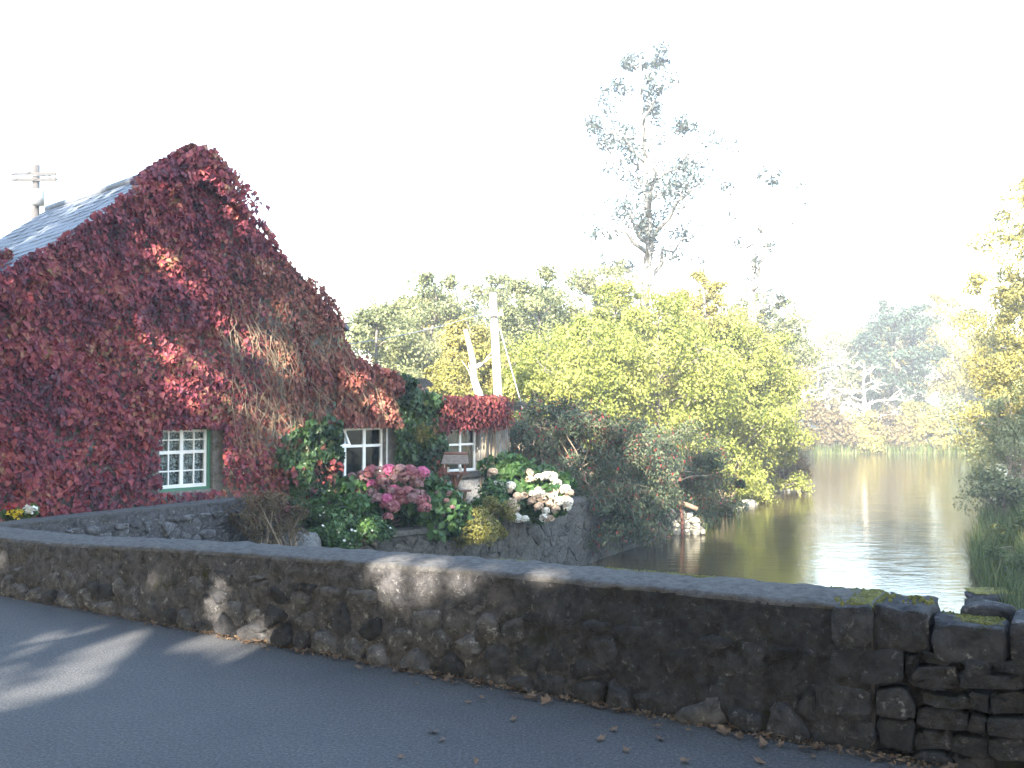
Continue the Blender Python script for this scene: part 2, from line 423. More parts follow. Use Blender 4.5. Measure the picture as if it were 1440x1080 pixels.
def wander(p0, p1, n, amp, g, sag=0.0):
    p0 = np.asarray(p0, float); p1 = np.asarray(p1, float)
    L = np.linalg.norm(p1 - p0); out = []; off = np.zeros(3)
    for i in range(n + 1):
        f = i / n
        if 0 < i: off = off + g.normal(size=3) * amp * L / n
        out.append(p0 + (p1 - p0) * f + off * (1 if i < n else 0.6) + np.array([0, 0, sag * L * 4 * f * (1 - f)]))
    return out

def make_tree(name, label, base, height, spread, crown_from, nleaf, lsize, leaf, bark, seed, cat='tree', group=None, trunk_r=None,
              lean=(0, 0), limbs=11, sub=5, clump=0.55, sparse=1.0, carve=None, up=0.45, top_taper=0.75, droop=0.3, wand=0.22, fill=0, fill_k=48, fill_r=0.26):
    g = rng(seed); base = np.asarray(base, float)
    root = thing(name, label, cat, group)
    tr = trunk_r or height * 0.018
    top = base + np.array([lean[0], lean[1], height * 0.93])
    trunk = wander(base - np.array([0, 0, 0.3]), top, 9, 0.10, g)
    tr_r = [tr * (1.25 if i == 0 else 1) * (1 - 0.88 * i / 9.0) + 0.012 for i in range(10)]
    wood = MB(); wood.tube(trunk, tr_r, 9)
    limb_mb = MB(); tips = []
    for i in range(limbs):
        f = crown_from + (0.97 - crown_from) * (i + g.uniform(0, 0.8)) / limbs
        k = f * 9; a = int(k); q = k - a
        p0 = trunk[a] * (1 - q) + trunk[min(a + 1, 9)] * q
        az = i * 2.399 + g.uniform(-0.5, 0.5)
        prof = math.sin(math.pi * min(1, 0.22 + 0.78 * (f - crown_from) / (1 - crown_from)) ** 0.9) * top_taper + (1 - top_taper) * 0.6
        Ln = spread * max(0.28, prof) * g.uniform(0.75, 1.15)
        p1 = p0 + np.array([math.cos(az) * Ln, math.sin(az) * Ln, Ln * up * g.uniform(0.4, 1.5)])
        lb = wander(p0, p1, 6, wand, g, 0.04)
        r0 = max(0.018, tr_r[a] * 0.55)
        limb_mb.tube(lb, [r0 * (1 - 0.85 * j / 6) + 0.006 for j in range(7)], 6)
        for j in range(sub):
            ff = 0.3 + 0.7 * (j + g.uniform(0, 1)) / sub
            kk = ff * 6; a2 = min(5, int(kk)); q2 = kk - a2
            s0 = lb[a2] * (1 - q2) + lb[a2 + 1] * q2
            dirv = unit(unit(p1 - p0) * 0.6 + g.normal(size=3) * 0.75 + np.array([0, 0, 0.25]))
            s1 = s0 + dirv * Ln * g.uniform(0.22, 0.5)
            sb = wander(s0, s1, 3, 0.25, g)
            limb_mb.tube(sb, [r0 * 0.35 + 0.004, r0 * 0.22 + 0.004, r0 * 0.14 + 0.003, 0.004], 4, False)
            tips.append((sb[3], Ln)); tips.append((sb[2], Ln))
    tips.append((trunk[-1], spread * 0.5))
    trunk_o = wood.build('trunk', bark, root, True)
    tag(limb_mb.build('branch', bark, trunk_o, True), kind='stuff')
    if fill:
        cz = base[2] + height * (crown_from + 1) / 2; ctr = np.array([base[0] + lean[0] / 2, base[1] + lean[1] / 2, cz])
        fp, fo, _ = clump_points(ctr, (spread * .84, spread * .84, height * (1 - crown_from) / 2 * .84), fill, fill_k, spread * fill_r, seed + 50, .55)
        leaf_mesh('crown', fp, lsize, leaf, root, seed + 51, fo, droop=droop)
    if nleaf:
        T = np.array([t[0] for t in tips]); S = np.array([max(0.35, t[1] * 0.30) for t in tips]) * clump / 0.55
        keep = g.uniform(size=len(T)) < sparse
        if keep.sum() > 3: T = T[keep]; S = S[keep]
        idx = g.integers(0, len(T), nleaf)
        off = unit(g.normal(size=(nleaf, 3))) * (g.uniform(0.1, 1.0, (nleaf, 1)) ** 0.6) * S[idx][:, None]
        off[:, 2] *= 0.7
        P = T[idx] + off
        O = unit(off + np.array([0, 0, 0.25]))
        if carve is not None:
            ok = np.ones(len(P), bool)
            for (cp, cr) in carve:
                v = P - cp; along = v @ SUN
                dist = np.linalg.norm(v - along[:, None] * SUN, axis=1)
                ok &= ~((dist < cr * (1 + 0.35 * (g.uniform(size=len(P)) - 0.5))) & (along > 0) & (g.uniform(size=len(P)) < .95))
            P = P[ok]; O = O[ok]
        leaf_mesh('crown', P, lsize, leaf, root, seed + 1, O, droop=droop)
    return root

def make_bush(name, label, ellipsoids, n, k, cr, lsize, leaf, seed, base_z, cat='shrub', group=None, stems=10, stem_z=None, twig=None, droop=0.35, aspect=0.6, jitter=0.9, shell=0.55, extra=None):
    g = rng(seed); root = thing(name, label, cat, group)
    PP, OO, CC = [], [], []
    tot = sum(e[1][0] * e[1][1] + e[1][2] * e[1][0] for e in ellipsoids)
    for i, (c, r) in enumerate(ellipsoids):
        share = (r[0] * r[1] + r[2] * r[0]) / tot
        p, o, cc = clump_points(c, r, int(n * share), max(4, int(k * share)), cr, seed + 3 * i, shell, base_z)
        PP.append(p); OO.append(o); CC.append(cc)
    P = np.concatenate(PP); O = np.concatenate(OO); C = np.concatenate(CC)
    leaf_mesh('foliage', P, lsize, leaf, root, seed + 5, O, aspect, droop, jitter)
    mb = MB()
    for i in range(stems):
        c = C[g.integers(0, len(C))]; e = ellipsoids[g.integers(0, len(ellipsoids))]
        b = np.array([e[0][0] + g.normal() * e[1][0] * 0.15, e[0][1] + g.normal() * e[1][1] * 0.15 + (0.35 if stem_z is not None else 0), (base_z if stem_z is None else stem_z) - 0.1])
        mb.tube(wander(b, c, 5, 0.12, g, 0.05), [0.035, 0.028, 0.022, 0.016, 0.011, 0.006], 5, False)
    tag(mb.build('stem', twig or M['twig'], root, True), kind='stuff')
    return root, P, O

# ================================================================== THE SETTING
# river outline (left bank out, far bank, right bank back)
QUAY = [(-4.3, 16.3), (-1.6, 18.7), (2.4, 25.6), (5.0, 30.2)]
RIVER = [(-6, -25), (-5.0, 8), (-4.2, 16.2)] + [(q[0] + 0.05, q[1] - 0.05) for q in QUAY[1:]] + [(6.4, 30.9), (8.2, 35), (10.8, 42.6), (14, 48), (18.5, 60), (21.5, 76), (25, 81.5), (32, 83), (40, 82.5), (70, 98), (110, 100),
         (110, 86), (72, 82), (46, 68), (27, 48), (17.2, 33), (12.6, 24.5), (10.9, 20.4), (9.3, 14), (8.6, 5), (8.2, -25)]
def poly_sd(X, Y, poly):
    """signed distance to a polygon, negative inside"""
    d = np.full(X.shape, 1e9); ins = np.zeros(X.shape, bool); n = len(poly)
    for i in range(n):
        x0, y0 = poly[i]; x1, y1 = poly[(i + 1) % n]
        ex, ey = x1 - x0, y1 - y0
        tt = np.clip(((X - x0) * ex + (Y - y0) * ey) / (ex * ex + ey * ey), 0, 1)
        d = np.minimum(d, np.hypot(X - x0 - tt * ex, Y - y0 - tt * ey))
        cond = ((y0 > Y) != (y1 > Y)) & (X < ex * (Y - y0) / (ey if abs(ey) > 1e-9 else 1e-9) + x0)
        ins ^= cond
    return np.where(ins, -d, d)
def terrain_z(X, Y):
    sd = poly_sd(X, Y, RIVER)
    hill = fbm(np.stack([X * 0.08, Y * 0.08, 0 * X], -1), 4, 3) * 1.0
    z = np.where(sd < 0, -2.95 + np.maximum(sd, -3.0) * 0.35, -2.95 + np.minimum(sd * 0.75, 1.5 + 0.02 * np.minimum(sd, 60)) + hill * np.clip(sd / 3, 0, 1) * 0.6)
    return z
def axis(a, b, step, far):
    mid = np.arange(a, b + 1e-6, step); g_ = []
    s, p = step, 0
    while p < far: s *= 1.35; p += s; g_.append(p)
    return np.concatenate([a - np.array(g_[::-1]), mid, b + np.array(g_)])
ax_ = axis(-30, 60, 0.7, 260); ay_ = axis(-14, 105, 0.7, 260)
X, Y = np.meshgrid(ax_, ay_)
Z = terrain_z(X, Y)
tt_ = (X - RO[0]) * RE[0] + (Y - RO[1]) * RE[1]; ww_ = (X - RO[0]) * RM[0] + (Y - RO[1]) * RM[1]
nx, ny = len(ax_), len(ay_)
idx = np.arange(nx * ny).reshape(ny, nx)
quads = np.stack([idx[:-1, :-1], idx[:-1, 1:], idx[1:, 1:], idx[1:, :-1]], -1).reshape(-1, 4)
tag(mesh_np('ground', np.stack([X, Y, Z], -1).reshape(-1, 3), quads, M['terrain'], None, True), 'earth banks and meadow on both sides of the river', kind='structure')

# river surface with gentle real ripples near the bridge
wx = axis(-8, 50, 0.35, 60); wy = axis(2, 60, 0.35, 60)
X, Y = np.meshgrid(wx, wy)
Zw = WATER_Z + 0.010 * fbm(np.stack([X * 1.1, Y * 1.6, 0 * X], -1), 3, 9)
keep = poly_sd(X, Y, RIVER) < 2.5
nx, ny = len(wx), len(wy); idx = np.arange(nx * ny).reshape(ny, nx)
q = np.stack([idx[:-1, :-1], idx[:-1, 1:], idx[1:, 1:], idx[1:, :-1]], -1).reshape(-1, 4)
q = q[keep.ravel()[q].any(1)]
used, inv = np.unique(q, return_inverse=True)
V = np.stack([X, Y, Zw], -1).reshape(-1, 3)[used]
tag(mesh_np('river', V, inv.reshape(-1, 4), M['water'], None, True), 'slow brown river reflecting the autumn trees', kind='structure')

# garden platform round the house
gpoly = [(-8.4, 10.9), (-4.6, 16.1)] + QUAY[1:] + [(6.0, 31.2), (6.0, 36), (-30, 50), (-40, 30)]
gpoly = [(p[0] - 0.12, p[1] + 0.1) for p in gpoly]
mb = MB(); mb.prism([(x, y, -3.3) for x, y in gpoly], [(x, y, GARDEN_Z) for x, y in gpoly])
tag(mb.build('garden_ground', M['garden']), 'raised garden soil round the cottage', kind='structure')

# road slab, verge across it
mb = MB(); mb.prism([rw(-70, -6.6, -0.6), rw(70, -6.6, -0.6), rw(70, 0.25, -0.6), rw(-70, 0.25, -0.6)], [rw(-70, -6.6), rw(70, -6.6), rw(70, 0.25), rw(-70, 0.25)])
tag(mb.build('road', M['asphalt']), 'grey asphalt road over the bridge', kind='structure')
mb = MB(); mb.prism([rw(-70, -40, -3), rw(70, -40, -3), rw(70, -6.6, -3), rw(-70, -6.6, -3)], [rw(-70, -40, 0.06), rw(70, -40, 0.06), rw(70, -6.6, 0.04), rw(-70, -6.6, 0.04)])
tag(mb.build('verge', M['terrain']), 'earth verge across the road from the parapet', kind='structure')
# road shoulder in front of the cottage
mb = MB(); mb.prism([rw(-70, 0.25, -1.4), rw(-9.9, 0.25, -1.4), rw(-9.9, 3.0, -1.4), rw(-70, 4.0, -1.4)], [rw(-70, 0.25, -0.02), rw(-9.9, 0.25, -0.02), rw(-9.9, 3.0, -0.3), rw(-70, 4.0, -0.3)])
tag(mb.build('pavement', M['asphalt']), 'asphalt strip in front of the cottage', kind='structure')
# bridge spandrel with one arch under the parapet
mb = MB(); ts = np.linspace(-10, 12, 45)
def arch(t):
    q = (t - 0.6) / 5.2
    return -3.6 if abs(q) >= 1 else -3.2 + 2.4 * math.sqrt(1 - q * q)
for a, b in zip(ts[:-1], ts[1:]):
    lo = [rw(a, 0.06, arch(a)), rw(b, 0.06, arch(b)), rw(b, 0.5, arch(b)), rw(a, 0.5, arch(a))]
    hi = [rw(a, 0.06, -0.62), rw(b, 0.06, -0.62), rw(b, 0.5, -0.62), rw(a, 0.5, -0.62)]
    mb.prism(lo, hi)
tag(mb.build('bridge', M['dark_stone']), 'stone arch of the bridge under the road', kind='structure')

# ================================================================== STONES
def chaikin(poly, it=1, r=.22):
    P = np.asarray(poly, float)
    for _ in range(it):
        Q = np.roll(P, -1, 0); P = np.stack([P * (1 - r) + Q * r, P * r + Q * (1 - r)], 1).reshape(-1, 2)
    return P
def clip_cell(seed_p, others, box):
    poly = [np.array(p, float) for p in [(box[0], box[1]), (box[2], box[1]), (box[2], box[3]), (box[0], box[3])]]
    for o in others:
        m = (seed_p + o) / 2; n = o - seed_p; out = []
        for i in range(len(poly)):
            a, b = poly[i], poly[(i + 1) % len(poly)]
            da, db = (a - m) @ n, (b - m) @ n
            if da <= 0: out.append(a)
            if (da < 0 < db) or (db < 0 < da): out.append(a + (b - a) * (da / (da - db)))
        poly = out
        if len(poly) < 3: return None
    return np.array(poly)
def rubble_cells(t0, t1, z0, z1, cw, ch, seed):
    g = rng(seed); S = []; z = z0; r = 0
    while z < z1 + ch:
        hh = ch * g.uniform(0.75, 1.3); t = t0 - cw * g.uniform(0, 1)
        while t < t1 + cw:
            S.append((t + g.uniform(-.18, .18) * cw, z + hh * 0.5 + g.uniform(-.22, .22) * hh)); t += cw * g.uniform(0.6, 1.5)
        z += hh
    S = np.array(S); cells = []
    for i, p in enumerate(S):
        if not (t0 - cw < p[0] < t1 + cw): continue
        d = np.linalg.norm((S - p) * np.array([1, cw / ch]), axis=1); near = S[np.argsort(d)[1:14]]
        c = clip_cell(p, near, (t0, z0, t1, z1))
        if c is not None and len(c) >= 3: cells.append(c)
    return cells
def stone(parent, poly, frame, mat, gap, proud, depth, seed, rough=0.012, it=2, name='stone', grow=1.0, angular=False):
    """polygon in wall coordinates -> rounded, bulging stone standing proud of the wall face (frame(t, z, out) -> xyz)"""
    g = rng(seed); P = np.asarray(poly, float); c = P.mean(0)
    A = P - c; ln = np.linalg.norm(A, axis=1, keepdims=True); P = c + A * np.maximum(0.3, (ln - gap * 1.3) / np.maximum(ln, 1e-6))
    P = c + (P - c) * grow; P = chaikin(P, it, .12 if angular else .22); n = len(P); P = P + g.normal(size=P.shape) * rough * 0.45
    rings = [(1.0, -depth), (1.0, proud * 0.25), (0.93, proud * 0.75), (0.70, proud * 1.0), (0.35, proud * 1.06)]
    if angular: rings = [(1.0, -depth), (1.0, proud * 0.55), (0.96, proud * 0.92), (0.75, proud * 1.0), (0.38, proud * 1.05)]
    V = []; tilt = g.normal(size=2) * 0.10
    for k, (s, o) in enumerate(rings):
        for p in P:
            q = c + (p - c) * s
            oo = o + ((q - c) @ tilt) * (1 if k else 0) + (g.normal() * rough * 0.5 if k else 0)
            V.append(frame(q[0], q[1], oo))
    V.append(frame(c[0], c[1], proud * 1.05)); Fc = []
    for k in range(len(rings) - 1):
        for i in range(n):
            j = (i + 1) % n; Fc.append((k * n + i, k * n + j, (k + 1) * n + j, (k + 1) * n + i))
    e = (len(rings) - 1) * n
    for i in range(n): Fc.append((e + i, e + (i + 1) % n, len(V) - 1))
    Fc.append(tuple(range(n))[::-1])
    me = bpy.data.meshes.new(name); me.from_pydata([tuple(v) for v in V], [], Fc); me.update()
    me.polygons.foreach_set('use_smooth', [True] * len(me.polygons)); me.materials.append(mat)
    return link(name, me, parent)

# ------------------------------------------------------------------ bridge parapet
HT = np.array([-14, -8.0, -7.14, -5.85, -4.64, -4.07, -2.87, -0.7, 4.0]); HZ = np.array([0.46, 0.47, 0.485, 0.546, 0.59, 0.605, 0.64, 0.665, 0.67])
def hpar(t): return np.interp(t, HT, HZ)
PT0, PT1, PTH = -9.9, -0.80, 0.45
def sweep_wall(name, t0, t1, dt, hfun, thick, zlo, frame, mats, parent, amp=1.0, seed=0, batter=0.05, zback=-0.6):
    """lumpy rendered wall as core (faces and ends) and a cap on top"""
    T = np.arange(t0, t1 + 1e-6, dt)
    nf, ntop, nb = 34, 20, 8
    def grid(prof):            # prof: list of functions t -> (out, z, ny, nz)
        V = np.zeros((len(T), len(prof), 3))
        for j, fn in enumerate(prof):
            o, z, no, nzv, am = fn(T); o = o + 0 * T; z = z + 0 * T
            P3 = np.stack([T, o + 0 * T, z + 0 * T], -1)
            dsp = am * amp * (0.050 * fbm(P3 * 5.0, 3, seed) + 0.055 * fbm(P3 * 14, 3, seed + 5) + 0.030 * fbm(P3 * 38, 2, seed + 9))
            for i in range(len(T)):
                V[i, j] = frame(T[i], z[i] + nzv * dsp[i], o[i] + no * dsp[i])
        m = len(prof); idx = np.arange(len(T) * m).reshape(len(T), m)
        return V.reshape(-1, 3), np.stack([idx[:-1, :-1], idx[1:, :-1], idx[1:, 1:], idx[:-1, 1:]], -1).reshape(-1, 4)
    prof = []
    for k in range(nf):
        f = k / (nf - 1.0)
        prof.append(lambda T, f=f: (batter * (1 - f) + 0 * T, zlo + (hfun(T) - 0.018 - zlo) * f, 1, 0, 1.0))
    V, Q = grid(prof); core = mesh_np('wall_core', V, Q, mats[0], parent, True)
    prof = []
    for k in range(ntop + 6):
        if k < 6:                                           # rounded nose over the road face
            a = (k / 5.0) * math.pi / 2
            prof.append(lambda T, a=a: (0.004 - 0.027 * (1 - math.cos(a)) + 0 * T, hfun(T) - 0.03 + 0.03 * math.sin(a), math.cos(a), math.sin(a), 0.30 + 0.65 * math.cos(a)))
        elif k < ntop + 3:
            f = (k - 5) / float(ntop - 3)
            prof.append(lambda T, f=f: (-0.023 - (thick - 0.04) * f, hfun(T) + 0.012 * math.sin(f * math.pi), 0, 1, 0.35))
        else:
            f = (k - ntop - 2) / 3.0
            prof.append(lambda T, f=f: (-thick + 0.017 - 0.02 * f, hfun(T) * (1 - f) + zback * f, -1, 0, 0.5))
    V, Q = grid(prof); cap = mesh_np('coping', V, Q, mats[1], parent, True)
    for te in (t0, t1):
        mb = MB()
        h = float(hfun(te)) - 0.03
        mb.prism([frame(te, zlo, 0.0), frame(te + 0.03 * (1 if te == t0 else -1), zlo, 0.0), frame(te + 0.03 * (1 if te == t0 else -1), zlo, -thick + 0.02), frame(te, zlo, -thick + 0.02)],
                 [frame(te, h, 0.0), frame(te + 0.03 * (1 if te == t0 else -1), h, 0.0), frame(te + 0.03 * (1 if te == t0 else -1), h, -thick + 0.02), frame(te, h, -thick + 0.02)])
        mb.build('wall_end', mats[0], parent)
    return core, cap
def par_frame(t, z, out): return rw(t, -out, z)
par = thing('bridge_parapet', 'long low rubble parapet of the bridge with smooth cement coping', 'wall')
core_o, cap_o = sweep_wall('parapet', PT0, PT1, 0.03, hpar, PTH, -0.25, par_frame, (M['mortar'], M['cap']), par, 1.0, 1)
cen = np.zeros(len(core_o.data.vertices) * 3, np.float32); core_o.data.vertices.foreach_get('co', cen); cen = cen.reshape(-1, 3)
tq = (cen[:, :2] - RO) @ RE                                     # right end painted darker in ragged patches: blackened, mossy masonry plus occlusion shade
soil_shade = np.clip((tq + 1.8 * fbm(cen * 1.6, 3, 12) + 1.6 * fbm(cen * 9, 3, 14) - 0.9 * (cen[:, 2] - 0.3) + 2.9) / 0.8, 0, 1)
at = core_o.data.attributes.new('soil_shade', 'FLOAT', 'POINT'); at.data.foreach_set('value', soil_shade.astype(np.float32))
g = rng(21); cnt = 0
for c in rubble_cells(PT0, PT1 - 0.25, -0.03, 0.44, 0.21, 0.125, 5):
    cm = c.mean(0); hmax = float(hpar(cm[0])) - 0.13
    if c[:, 1].max() > hmax: continue
    low = cm[1] < 0.14
    if g.uniform() > (0.93 if low else 0.60): continue
    bat = 0.05 * (1 - max(0, cm[1]) / 0.6)
    pr = (g.uniform(0.012, 0.050) if low else g.uniform(0.0, 0.030)) + bat
    stone(par, c, lambda t, z, o, pr=pr: par_frame(t, z, o), M['stone'] if g.uniform() < (0.75 if cm[0] < -2.9 else 0.15) else M['dark_stone'], g.uniform(0.006, 0.02), pr, 0.03, 100 + cnt, 0.012); cnt += 1  # right stretch gets mostly darker stones, for blackening and occlusion shade
# squared blocks beside the broken end
def pxpoly(pts): return [wall_tz(960 + x / 3.0, 780 + y / 3.0) for x, y in pts]
for i, pts in enumerate([[(752, 400), (930, 392), (936, 535), (752, 545)], [(625, 395), (746, 392), (746, 525), (630, 500)], [(630, 215), (800, 215), (806, 380), (640, 385)],
                         [(810, 690), (990, 700), (975, 825), (840, 800)], [(560, 540), (800, 560), (795, 680), (570, 665)], [(815, 560), (935, 550), (985, 640), (980, 690), (820, 680)], [(640, 680), (800, 695), (830, 790), (650, 760)]]):
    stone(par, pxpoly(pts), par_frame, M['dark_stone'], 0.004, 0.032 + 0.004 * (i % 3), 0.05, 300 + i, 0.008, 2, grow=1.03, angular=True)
# moss along the back edge of the coping and on the broken end
def moss_mat(parent, pts, rad, seed, mat=None, hgt=0.02):
    """low cushions of moss: many small domes joined"""
    g = rng(seed); V = []; Fc = []
    for p in pts:
        r = rad * g.uniform(0.4, 1.3); b = len(V); n = 7
        for k in range(n):
            a = 2 * math.pi * k / n; V.append((p[0] + r * math.cos(a) * g.uniform(.75, 1.2), p[1] + r * math.sin(a) * g.uniform(.75, 1.2), p[2] - 0.012))
        for k in range(n):
            a = 2 * math.pi * k / n + 0.2; V.append((p[0] + 0.6 * r * math.cos(a), p[1] + 0.6 * r * math.sin(a), p[2] + hgt * g.uniform(.5, 1.0)))
        V.append((p[0], p[1], p[2] + hgt * g.uniform(.8, 1.3)))
        for k in range(n):
            j = (k + 1) % n; Fc.append((b + k, b + j, b + n + j, b + n + k)); Fc.append((b + n + k, b + n + j, b + 2 * n, b + 2 * n))
    me = bpy.data.meshes.new('moss'); me.from_pydata(V, [], [f if f[2] != f[3] else f[:3] for f in Fc]); me.update()
    me.polygons.foreach_set('use_smooth', [True] * len(me.polygons)); me.materials.append(mat or M['moss'])
    return tag(link('moss', me, parent), kind='stuff')
g = rng(31); pts = []
for i in range(900):
    t = g.uniform(-3.6, -0.8)
    if vnoise(np.array([[t * 3, 0, 0]]), 4)[0] < 0.38: continue
    pts.append(rw(t, 0.425 + g.normal() * 0.016, float(hpar(t)) - 0.006))
for i in range(700):
    t = -0.79 - abs(g.normal()) * 0.07; pts.append(rw(t, g.uniform(0.02, 0.42), float(hpar(t)) + 0.004 - .02 * max(0, (t + .83) / .04)))
moss_mat(par, pts, 0.011, 3, hgt=0.008)

# ------------------------------------------------------------------ dry stone end
dry = thing('dry_stone_wall', 'dry stone wall of dark rough blocks with mossy top stones at the end of the parapet', 'wall')
mb = MB(); mb.prism([rw(-0.79, 0.07, -0.2), rw(4.2, 0.07, -0.2), rw(4.2, 0.40, -0.2), rw(-0.79, 0.40, -0.2)], [rw(-0.79, 0.07, 0.47), rw(4.2, 0.07, 0.47), rw(4.2, 0.40, 0.47), rw(-0.79, 0.40, 0.47)])
mb.build('wall_core', M['joint'], dry)
LOW = [[(945, 425), (1000, 415), (985, 470), (962, 522), (944, 500)], [(1003, 405), (1148, 424), (1142, 462), (1012, 440)], [(1000, 468), (1150, 474), (1168, 552), (1092, 572), (964, 545)],
       [(1180, 438), (1292, 450), (1286, 490), (1184, 486)], [(1296, 450), (1450, 462), (1450, 512), (1345, 497)], [(1184, 500), (1330, 508), (1425, 522), (1425, 572), (1178, 556)],
       [(1020, 577), (1200, 600), (1226, 645), (1110, 645), (1030, 622)], [(1212, 575), (1292, 585), (1290, 660), (1234, 640)], [(1300, 585), (1450, 585), (1450, 675), (1308, 668)], [(998, 648), (1205, 668), (1205, 742), (1000, 732)],
       [(1215, 672), (1278, 680), (1278, 755), (1215, 745)], [(1288, 682), (1450, 690), (1450, 768), (1288, 748)], [(996, 745), (1125, 748), (1134, 826), (985, 806)], [(1140, 758), (1284, 768), (1292, 846), (1142, 838)], [(1300, 770), (1450, 780), (1450, 860), (1300, 850)],
       [(985, 830), (1130, 842), (1140, 900), (985, 900)], [(1145, 850), (1300, 860), (1310, 930), (1150, 920)]]
for i, pts in enumerate(LOW):
    stone(dry, pxpoly(pts), par_frame, M['dark_stone'], 0.0, 0.006 + 0.012 * (i % 4), 0.10, 400 + i, 0.012, 2, grow=1.07, angular=True)
for i, c in enumerate(rubble_cells(-0.18, 4.2, -0.02, 0.46, 0.26, 0.125, 11)):
    stone(dry, c, par_frame, M['dark_stone'], 0.004, 0.01 + 0.012 * (i % 3), 0.10, 450 + i, 0.012, 2, angular=True)
def block(parent, t0, t1, w0, w1, z0, z1, seed, mat, name='top_stone'):
    """one big rough coping block with rounded, uneven edges"""
    g = rng(seed); n = 9
    U = np.linspace(-1, 1, n); V = []; Fc = []
    key = {}
    def vid(a, b, c):
        k = (a, b, c)
        if k not in key:
            p = np.array([U[a], U[b], U[c]]); m = np.max(np.abs(p)); r = np.linalg.norm(p * 0.999) + 1e-9
            pr = p * (1 - 0.16) + (p / r) * m * 0.16 * 1.15
            sh = np.array([(t1 - t0) / 2, (w1 - w0) / 2, (z1 - z0) / 2]) * pr
            P3 = sh + np.array([seed * 3.1, 0, 0])
            sh = sh + unit(p) * (0.095 * fbm(P3[None] * 6, 3, seed)[0] + 0.045 * fbm(P3[None] * 18, 3, seed + 2)[0])
            key[k] = len(V); V.append(tuple(rw((t0 + t1) / 2 + sh[0], (w0 + w1) / 2 + sh[1], (z0 + z1) / 2 + sh[2])))
        return key[k]
    for a in range(n - 1):
        for b in range(n - 1):
            for fx in (0, n - 1):
                q = [(fx, a, b), (fx, a + 1, b), (fx, a + 1, b + 1), (fx, a, b + 1)]
                for perm in range(3):
                    Fc.append(tuple(vid(*(p[-perm:] + p[:-perm])) for p in q))
    me = bpy.data.meshes.new(name); me.from_pydata(V, [], Fc); me.update()
    import bmesh
    bm = bmesh.new(); bm.from_mesh(me); bmesh.ops.recalc_face_normals(bm, faces=bm.faces); bm.to_mesh(me); bm.free()
    me.polygons.foreach_set('use_smooth', [True] * len(me.polygons)); me.materials.append(mat)
    return link(name, me, parent)
tops = []
def tx(x): return wall_tz(x, 880)[0]
TS = [(tx(1232), tx(1309), 0.475, 0.675, -0.01, 0.40), (tx(1312), tx(1413), 0.455, 0.635, -0.03, 0.22), (tx(1345), tx(1418), 0.47, 0.665, 0.23, 0.43), (tx(1422), tx(1500), 0.47, 0.66, 0.0, 0.40),
      (0.22, 0.62, 0.46, 0.65, -0.02, 0.42), (0.64, 1.0, 0.46, 0.68, 0.0, 0.40), (1.02, 1.5, 0.46, 0.66, -0.02, 0.42), (1.52, 1.9, 0.46, 0.68, 0.0, 0.42), (1.92, 2.4, 0.46, 0.65, 0.0, 0.42), (2.42, 2.9, 0.46, 0.67, 0.0, 0.42), (2.92, 3.5, 0.46, 0.66, 0.0, 0.42), (3.52, 4.1, 0.46, 0.66, 0.0, 0.42)]
for i, (a, b, z0, z1, w0, w1) in enumerate(TS):
    block(dry, a, b, w0, w1, z0, z1, 60 + i, M['dark_stone'])
g = rng(77); pts = []
for i in range(420):
    t = g.uniform(TS[1][0] + 0.01, TS[1][1] - 0.01); pts.append(rw(t, g.uniform(0.06, 0.24), 0.628 + g.normal() * 0.003))
for i in range(40):
    t = g.uniform(TS[0][0] + 0.01, TS[0][1] - 0.02); pts.append(rw(t, g.uniform(0.15, 0.34), 0.672))
moss_mat(dry, pts, 0.011, 8, hgt=0.008)

# ------------------------------------------------------------------ second wall beside the gable
A2 = np.array([-8.15, 10.35]); B2 = np.array([-4.55, 16.05]); L2 = float(np.linalg.norm(B2 - A2)); D2 = (B2 - A2) / L2; N2 = np.array([D2[1], -D2[0]])
def w2_frame(t, z, out):
    p = A2 + D2 * t + N2 * out; return np.array([p[0], p[1], z])
w2 = thing('garden_wall', 'low grey rubble garden wall running from the parapet along the creeper covered gable', 'wall')
sweep_wall('gwall', 0, L2, 0.05, lambda t: 0.0 + 0 * np.asarray(t, float) + 0.015, 0.42, -1.3, w2_frame, (M['mortar'], M['cap']), w2, 1.2, 40, 0.04, -1.0)
g = rng(41)
for i, c in enumerate(rubble_cells(0, L2 - 0.05, -0.85, -0.14, 0.27, 0.15, 15)):
    if g.uniform() > 0.72: continue
    stone(w2, c, w2_frame, M['stone'], 0.012, g.uniform(0.02, 0.06), 0.03, 600 + i, 0.016, 1)

